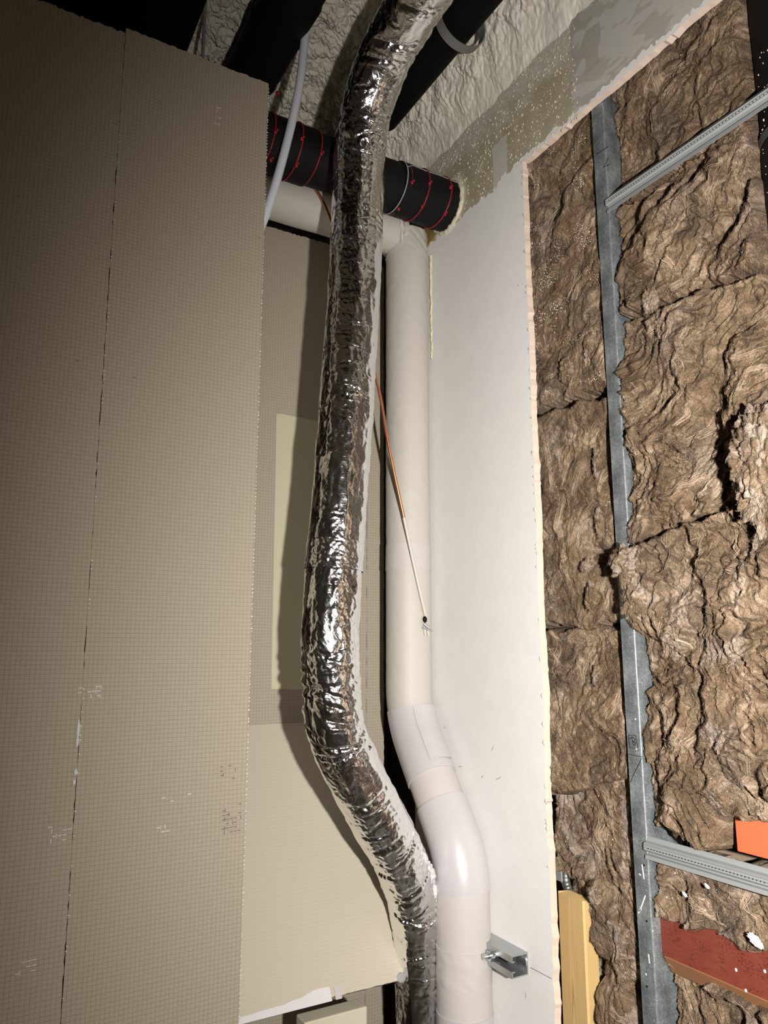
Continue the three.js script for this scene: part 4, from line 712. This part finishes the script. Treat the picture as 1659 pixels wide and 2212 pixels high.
function woolBatt(o) {
  const batt = thing('wool_batt', o.label, 'insulation', [1.12, Math.min(o.bot[0], o.bot[1]), (o.z0 + o.z1) / 2], 'mineral wool batts in the open bays');
  const res = o.res ?? 0.00145, nz = Math.ceil((o.z1 - o.z0) / res), ny = Math.ceil((Math.max(o.top[0], o.top[1]) - Math.min(o.bot[0], o.bot[1])) / res);
  const pos = [], col = [], uv = [], idx = [];
  const eEdge = (v, s) => 0.007 * n2(v * 12, s + o.seed, 61) + 0.0035 * n2(v * 50, s + o.seed, 62);
  const surf = (s, t) => {
    let z = lerp(o.z0, o.z1, s); const yt = lerp(o.top[0], o.top[1], s) + eEdge(z, 1) + (o.topWave ? o.topWave(s) : 0), yb = lerp(o.bot[0], o.bot[1], s) + eEdge(z, 2) + (o.botWave ? o.botWave(s) : 0);
    let y = lerp(yb, yt, t);
    const dT = (1 - t) * (yt - yb), dB = t * (yt - yb), dL = s * (o.z1 - o.z0) + 0.6 * eEdge(y, 3), dR = (1 - s) * (o.z1 - o.z0) + 0.6 * eEdge(y, 4);
    const soft = 0.011, e = (d, w) => w ? 1 - sstep(0, soft, d) : 0;
    const edge = Math.max(e(dT, o.soft[0]), e(dB, o.soft[1]), e(dL, o.soft[2]), e(dR, o.soft[3]));
    const h = woolHeight(z, y, o), inner = 1 - edge;
    const sag = o.bulge * (o.shape ? o.shape(s, t) : 1) - (o.z0 > -1 ? 0.002 * (1 - sstep(0, 0.22, s)) * (o.over ? 1 - o.over(t) : 1) : 0);
    const x = o.x - sag - h + 0.05 * edge * edge;
    const a = flow(z, y, o);
    z += inner * (0.0025 * n2(z * 26 + o.seed, y * 26, 65)); y += inner * 0.0025 * n2(z * 26, y * 26 + o.seed, 67) - 0.18 * h;
    return V(x, y, z);
  };
  for (let j = 0; j <= ny; j++) for (let i = 0; i <= nz; i++) {
    const s = i / nz, t = j / ny, v = surf(s, t), rim = i === 0 || j === 0 || i === nz || j === ny;
    pos.push(rim ? 1.165 : v.x, v.y, v.z); col.push(...woolColor(v.z, v.y, o)); uv.push(v.z + v.x * 0.7, v.y + v.x * 0.3);
  }
  const w = nz + 1;
  for (let j = 0; j < ny; j++) for (let i = 0; i < nz; i++) { const a = j * w + i; idx.push(a, a + w, a + 1, a + 1, a + w, a + w + 1); }
  const g = new THREE.BufferGeometry(); g.setAttribute('position', new THREE.Float32BufferAttribute(pos, 3)); g.setAttribute('color', new THREE.Float32BufferAttribute(col, 3)); g.setAttribute('uv', new THREE.Float32BufferAttribute(uv, 2)); g.setIndex(idx); g.computeVertexNormals();
  { const nm = g.attributes.normal; let sx = 0; for (let i = 0; i < nm.count; i += 97) sx += nm.getX(i); if (sx > 0) { const ix = g.index.array; for (let k = 0; k < ix.length; k += 3) { const q = ix[k]; ix[k] = ix[k + 1]; ix[k + 1] = q; } g.computeVertexNormals(); } }
  fuzz(part('torn_face', g, M.wool, batt), batt, Math.round((o.z1 - o.z0) * ny * res * 130000), o.seed, o.dir);
  // loose strands lying on the face
  const r = rng(o.seed * 97 + 5), area = (o.z1 - o.z0) * ny * res, out = [], n = Math.round(area * (o.strands ?? 900));
  for (let k = 0; k < n; k++) {
    let s = 0.06 + r() * 0.88, t = 0.03 + r() * 0.94; const L = 0.012 + 0.05 * r() * r(), rad = 0.00018 + 0.00042 * r() * r(), pts = [], lift = 0.0004 + r() * 0.002, steps = 8, turn = (r() - 0.5) * 2.2; let a = flow(lerp(o.z0, o.z1, s), t, o) + (r() - 0.5) * 1.6;
    for (let q = 0; q <= steps; q++) { if (s < 0.02 || s > 0.98 || t < 0.02 || t > 0.98) break; const v = surf(s, t); v.x -= lift + 0.004 * (r() < 0.12 ? r() : 0) * (q / steps); pts.push(v); a += turn / steps; s += Math.cos(a) * L / steps / (o.z1 - o.z0); t += Math.sin(a) * L / steps / (ny * res); }
    if (pts.length > 3) out.push(sweep(pts, (sx, tt, i) => rad * (0.35 + 0.65 * Math.sin(Math.PI * (i + 0.5) / pts.length)), 4, false));
  }
  if (out.length) part('loose_fibres', join(out), M.strand, batt, 'loose fibres on the torn face', 'stuff');
  // wisps: bundles of paler fibres combed the same way
  const wisps = [], nw = Math.round(area * 130);
  for (let k = 0; k < nw; k++) {
    const s0 = 0.08 + r() * 0.84, t0 = 0.05 + r() * 0.9, a0 = flow(lerp(o.z0, o.z1, s0), t0, o) + (r() - 0.5) * 1.2, turn = (r() - 0.5) * 1.6, L0 = 0.025 + 0.06 * r(), wide = 0.003 + 0.007 * r(), m = 7 + Math.floor(r() * 10);
    for (let b = 0; b < m; b++) {
      const off = (r() - 0.5) * 2 * wide; let s = s0 - Math.sin(a0) * off / (o.z1 - o.z0), t = t0 + Math.cos(a0) * off / (ny * res), a = a0 + (r() - 0.5) * 0.25; const L = L0 * (0.5 + 0.7 * r()), pts = [], lift = 0.0003 + r() * 0.0014, rad = 0.00022 + 0.0004 * r() * r();
      for (let q = 0; q <= 9; q++) { if (s < 0.02 || s > 0.98 || t < 0.02 || t > 0.98) break; const v = surf(s, t); v.x -= lift; pts.push(v); a += turn / 9; s += Math.cos(a) * L / 9 / (o.z1 - o.z0); t += Math.sin(a) * L / 9 / (ny * res); }
      if (pts.length > 3) wisps.push(sweep(pts, (sx, tt, i) => rad * (0.3 + 0.7 * Math.sin(Math.PI * (i + 0.5) / pts.length)), 4, false));
    }
  }
  if (wisps.length) part('wisps', join(wisps), M.wisp, batt, 'paler wisps combed across the torn face', 'stuff');
  // glassy shot beads
  const nb = Math.round(area * (o.beads ?? 600));
  if (nb) {
    const im = new THREE.InstancedMesh(new THREE.IcosahedronGeometry(1, 1), M.bead, nb), mm = new THREE.Matrix4(); let c = 0;
    for (let k = 0; k < nb; k++) { let s, t, tries = 0; do { s = 0.04 + r() * 0.92; t = 0.04 + r() * 0.92; } while (tries++ < 20 && n2(lerp(o.z0, o.z1, s) * 14, t * 9, 44 + o.seed) < 0.1 + 0.5 * r()); const v = surf(s, t), z = 0.0004 + 0.0009 * r() * r(); mm.compose(V(v.x - 0.0012, v.y, v.z), new THREE.Quaternion(), V(z, z, z)); im.setMatrixAt(c++, mm); }
    im.name = 'shot_beads'; im.userData.kind = 'stuff'; im.castShadow = im.receiveShadow = true; im.position.copy(batt.position).negate(); batt.add(im);
  }
  // tufts standing off the face
  for (const [px, py, sz, stretch, lean] of o.tufts ?? []) {
    const c = onX(px, py, o.x - o.bulge - 0.012), b = new THREE.IcosahedronGeometry(1, 14), bp = b.attributes.position, cc = [], uu = [];
    for (let i = 0; i < bp.count; i++) {
      let x = bp.getX(i), y = bp.getY(i), z = bp.getZ(i); const f = 1 + 0.32 * N3(x * 1.6 + px, y * 1.6, z * 1.6) + 0.16 * N3(x * 4, y * 3 + px, z * 4) + 0.04 * N3(x * 9, y * 7, z * 9 + px);
      x *= f * sz * 0.7; y *= f * sz * stretch; z *= f * sz; const yy = y * Math.cos(lean) - z * Math.sin(lean), zz = y * Math.sin(lean) + z * Math.cos(lean);
      bp.setXYZ(i, x + c.x, yy + c.y, zz + c.z); const q = woolColor(zz * 2.2 + c.z, yy * 2.2 + c.y + 3, { ...o, pale: (o.pale ?? 0) + 0.35 }); cc.push(...q); uu.push(zz + x, yy + x * 0.4);
    }
    b.setAttribute('color', new THREE.Float32BufferAttribute(cc, 3)); b.setAttribute('uv', new THREE.Float32BufferAttribute(uu, 2)); const bm = mergeVertices((b.deleteAttribute('normal'), b), 1e-6); bm.computeVertexNormals();
    { const tuft = part('wool_tuft', bm, M.wool, batt, 'tuft standing off the face'); fuzz(tuft, tuft, 450, px, 0.5); }
  }
  return batt;
}
const XB = 1.078;    // the face of the wool before it bulges
// narrow bay between the cut drywall and the steel stud
woolBatt({ label: 'dense brown wool batt at the top of the narrow bay', seed: 1, z0: -1.225, z1: -0.984, top: [2.64, 2.64], bot: [2.013, 2.001], x: 1.074, bulge: 0.004, soft: [0, 1, 0, 1], dir: 1.2, rough: 0.62, beads: 9000, strands: 700, grey: 0.1, tufts: [[1272, 745, 0.010, 2.2, 0.2], [1225, 800, 0.016, 1.6, 0.1], [1290, 575, 0.007, 1.4, 0.3]] });
woolBatt({ label: 'smooth-faced wool batt second from the top of the narrow bay', seed: 2, z0: -1.225, z1: -0.986, top: [2.008, 1.994], bot: [1.536, 1.538], x: 1.075, bulge: 0.002, soft: [1, 1, 0, 1], dir: 1.5, rough: 0.45, beads: 300, strands: 700, botWave: (s) => 0.01 * Math.sin(s * 9), tufts: [[1290, 1000, 0.008, 3.2, 0.05], [1295, 1130, 0.008, 3.4, -0.05], [1268, 1222, 0.010, 1.6, 1.0], [1275, 1290, 0.009, 2.6, 0.15]] });
woolBatt({ label: 'streaked wool batt third from the top of the narrow bay', seed: 3, z0: -1.225, z1: -0.986, top: [1.543, 1.541], bot: [1.200, 1.262], x: 1.075, bulge: 0.003, soft: [1, 1, 0, 1], dir: 1.85, rough: 0.7, beads: 250, strands: 1100, tufts: [[1290, 1460, 0.009, 1.8, 0.1]] });
woolBatt({ label: 'pale dusty wool batt behind the pine stud', seed: 4, z0: -1.225, z1: -0.986, top: [1.216, 1.279], bot: [0.62, 0.62], x: 1.098, bulge: 0.014, soft: [1, 0, 0, 1], dir: 2.2, rough: 0.85, beads: 900, strands: 1000, pale: 0.45, grey: 0.15, shape: (s, t) => t < 0.72 ? lerp(-1.6, 1, sstep(0.30, 0.52, s)) : sstep(0.25, 0.6, s) , tufts: [[1285, 1935, 0.014, 0.8, 0.7], [1340, 1870, 0.008, 3, -0.6]] });
// wide bay on the near side of the stud
woolBatt({ label: 'dark brown wool batt above the high furring channel', seed: 5, z0: -0.946, z1: -0.648, top: [2.66, 2.66], bot: [2.372, 2.372], x: 1.084, bulge: 0.008, soft: [0, 0, 0, 1], dir: 1.0, rough: 0.9, beads: 420, strands: 500, grey: 0.05 });
woolBatt({ label: 'layered wool batt hanging just under the high furring channel', seed: 6, z0: -0.944, z1: -0.648, top: [2.368, 2.368], bot: [2.128, 2.100], x: 1.080, bulge: 0.022, shape: (s, t) => 1 - sstep(0.7, 1, t), soft: [0, 1, 0, 1], dir: 0.95, rough: 1.15, beads: 300, strands: 700, tufts: [[1405, 650, 0.014, 1.5, 0.2]] });
woolBatt({ label: 'big swirled wool batt beside the loose wool clump', seed: 7, z0: -0.944, z1: -0.646, top: [2.122, 2.094], bot: [1.678, 1.735], x: 1.080, bulge: 0.026, soft: [1, 1, 0, 1], dir: 0.8, rough: 1.2, beads: 160, strands: 800 });
woolBatt({ label: 'deeply torn wool batt above the low furring channel', seed: 8, z0: -0.944, z1: -0.652, top: [1.676, 1.733], bot: [1.186, 1.205], x: 1.078, bulge: 0.036, soft: [1, 1, 0, 1], dir: 1.7, rough: 1.3, beads: 160, strands: 800, pale: 0.25, over: (t) => sstep(0.66, 0.72, t), shape: (s, t) => (1 - 0.55 * sstep(0.3, 0.0, t) + 0.35 * sstep(0.75, 1.0, t)) * lerp(sstep(-0.05, 0.28, s), 1, sstep(0.66, 0.72, t)), botWave: (s) => s > 0.40 ? 0.036 * sstep(0.40, 0.50, s) : s > 0.12 ? -0.006 : 0.014, tufts: [[1352, 1215, 0.027, 1.1, 0.5], [1370, 1290, 0.022, 1.6, 0.3]] });
woolBatt({ label: 'pale crumbly wool batt between the low channel and the red timber', seed: 9, z0: -0.944, z1: -0.652, top: [1.154, 1.160], bot: [1.052, 1.058], x: 1.076, bulge: 0.016, soft: [1, 1, 0, 1], dir: 2.3, rough: 1.0, beads: 1300, strands: 1500, pale: 0.5 });
woolBatt({ label: 'crumbly wool batt below the red timber', seed: 10, z0: -0.944, z1: -0.652, top: [0.990, 0.985], bot: [0.62, 0.62], x: 1.092, bulge: 0.014, soft: [1, 0, 0, 1], dir: 2.0, rough: 1.1, beads: 300, strands: 700, pale: 0.2 });
// a loose handful of wool hanging out of the wide bay
{
  const c = onX(1668, 1005, 1.008), clump = thing('wool_clump', 'loose ball of pale wool hanging out of the wide bay', 'insulation', [c.x, c.y - 0.09, c.z]);
  const b = new THREE.IcosahedronGeometry(1, 60), bp = b.attributes.position, cc = [], uu = [];
  for (let i = 0; i < bp.count; i++) {
    const x = bp.getX(i), y = bp.getY(i), z = bp.getZ(i), f = 1 + 0.20 * N3(x * 1.4 + 4, y * 1.4, z * 1.4) + 0.20 * Math.abs(N3(x * 2.6, y * 3 + 8, z * 2.6)) + 0.07 * Math.abs(N3(x * 5, y * 7, z * 5 + 3)) + 0.02 * N3(x * 8, y * 16, z * 8);
    bp.setXYZ(i, c.x + x * f * 0.034, c.y + y * f * 0.085, c.z + z * f * 0.052); cc.push(...woolColor(z * 0.2 + 5, y * 0.2 + x * 0.1, { seed: 12, dir: 1, pale: 0.75 })); uu.push(z * 0.06 + x * 0.03, y * 0.09);
  }
  b.setAttribute('color', new THREE.Float32BufferAttribute(cc, 3)); b.setAttribute('uv', new THREE.Float32BufferAttribute(uu, 2)); b.deleteAttribute('normal'); const bm = mergeVertices(b, 1e-6); bm.computeVertexNormals();
  fuzz(part('wool_ball', bm, M.wool, clump), clump, 3500, 55, 1.2);
}
// plaster crumbs caught on the wool below the low channel
for (const [px, py, sz, label] of [[1632, 2032, 0.009, 'flat white plaster crumb lying on wool above the red timber'], [1479, 1932, 0.0035, 'small white plaster crumb on wool under the low channel'], [1527, 1914, 0.0035, 'chalky crumb stuck to wool just below the furring channel']]) {
  const v = onX(px, py, 1.046), cr = thing('plaster_crumb', label, 'plaster', [v.x, v.y, v.z]);
  const b = new THREE.IcosahedronGeometry(1, 4), bp = b.attributes.position; for (let i = 0; i < bp.count; i++) { const f = 1 + 0.35 * N3(bp.getX(i) * 2 + px, bp.getY(i) * 2, bp.getZ(i) * 2); bp.setXYZ(i, bp.getX(i) * f * sz * 0.5, bp.getY(i) * f * sz * 0.7, bp.getZ(i) * f * sz * 1.3); } b.rotateX(0.5); b.computeVertexNormals();
  part('crumb', b.translate(v.x, v.y, v.z), M.gypsumWhite, cr);
}

// ---------------------------------------------------------------- work lamp beside the camera
{
  const lamp = thing('work_lamp', 'small black LED work lamp on a slim stand', 'lamp', [LAMP_AT.x, 0, LAMP_AT.z]);
  const back = LAMP_AT.clone().addScaledVector(LAMP_DIR, -0.045), rear = LAMP_AT.clone().addScaledVector(LAMP_DIR, -0.10), lens = LAMP_AT.clone().addScaledVector(LAMP_DIR, -0.012);
  part('head', sweep(resample([rear, back, LAMP_AT.clone().addScaledVector(LAMP_DIR, -0.014)], 0.004), (s) => 0.018 + 0.006 * sstep(0.05, 0.08, s), 32), M.black, lamp);
  part('lens', sweep([LAMP_AT.clone().addScaledVector(LAMP_DIR, -0.013), lens], 0.015, 32), new THREE.MeshStandardMaterial({ color: 0xffffff, emissive: LAMP_COLOR, emissiveIntensity: 20, roughness: 0.4 }), lamp, 'glowing lens');
  const joint = LAMP_AT.clone().addScaledVector(LAMP_DIR, -0.07);
  part('pole', sweep([V(joint.x, 0.25, joint.z), V(joint.x, joint.y - 0.015, joint.z)], 0.008, 16), M.blackMatte, lamp);
  for (let k = 0; k < 3; k++) { const a = k * 2.094 + 0.4; part('leg', sweep([V(joint.x, 0.30, joint.z), V(joint.x + Math.cos(a) * 0.26, 0.008, joint.z + Math.sin(a) * 0.26)], 0.006, 12), M.blackMatte, lamp); }
  const spot = new THREE.SpotLight(LAMP_COLOR, LAMP_POWER, 0, LAMP_ANGLE, 1, 2);
  spot.name = 'lamp_light'; spot.position.copy(LAMP_AT); spot.target.position.copy(LAMP_AT).add(LAMP_DIR); spot.target.name = 'lamp_target'; spot.castShadow = true; spot.shadow.mapSize.set(2048, 2048); spot.shadow.radius = 1; spot.shadow.bias = -0.0005;
  scene.add(spot); scene.add(spot.target);
}
renderer.render(scene, camera);
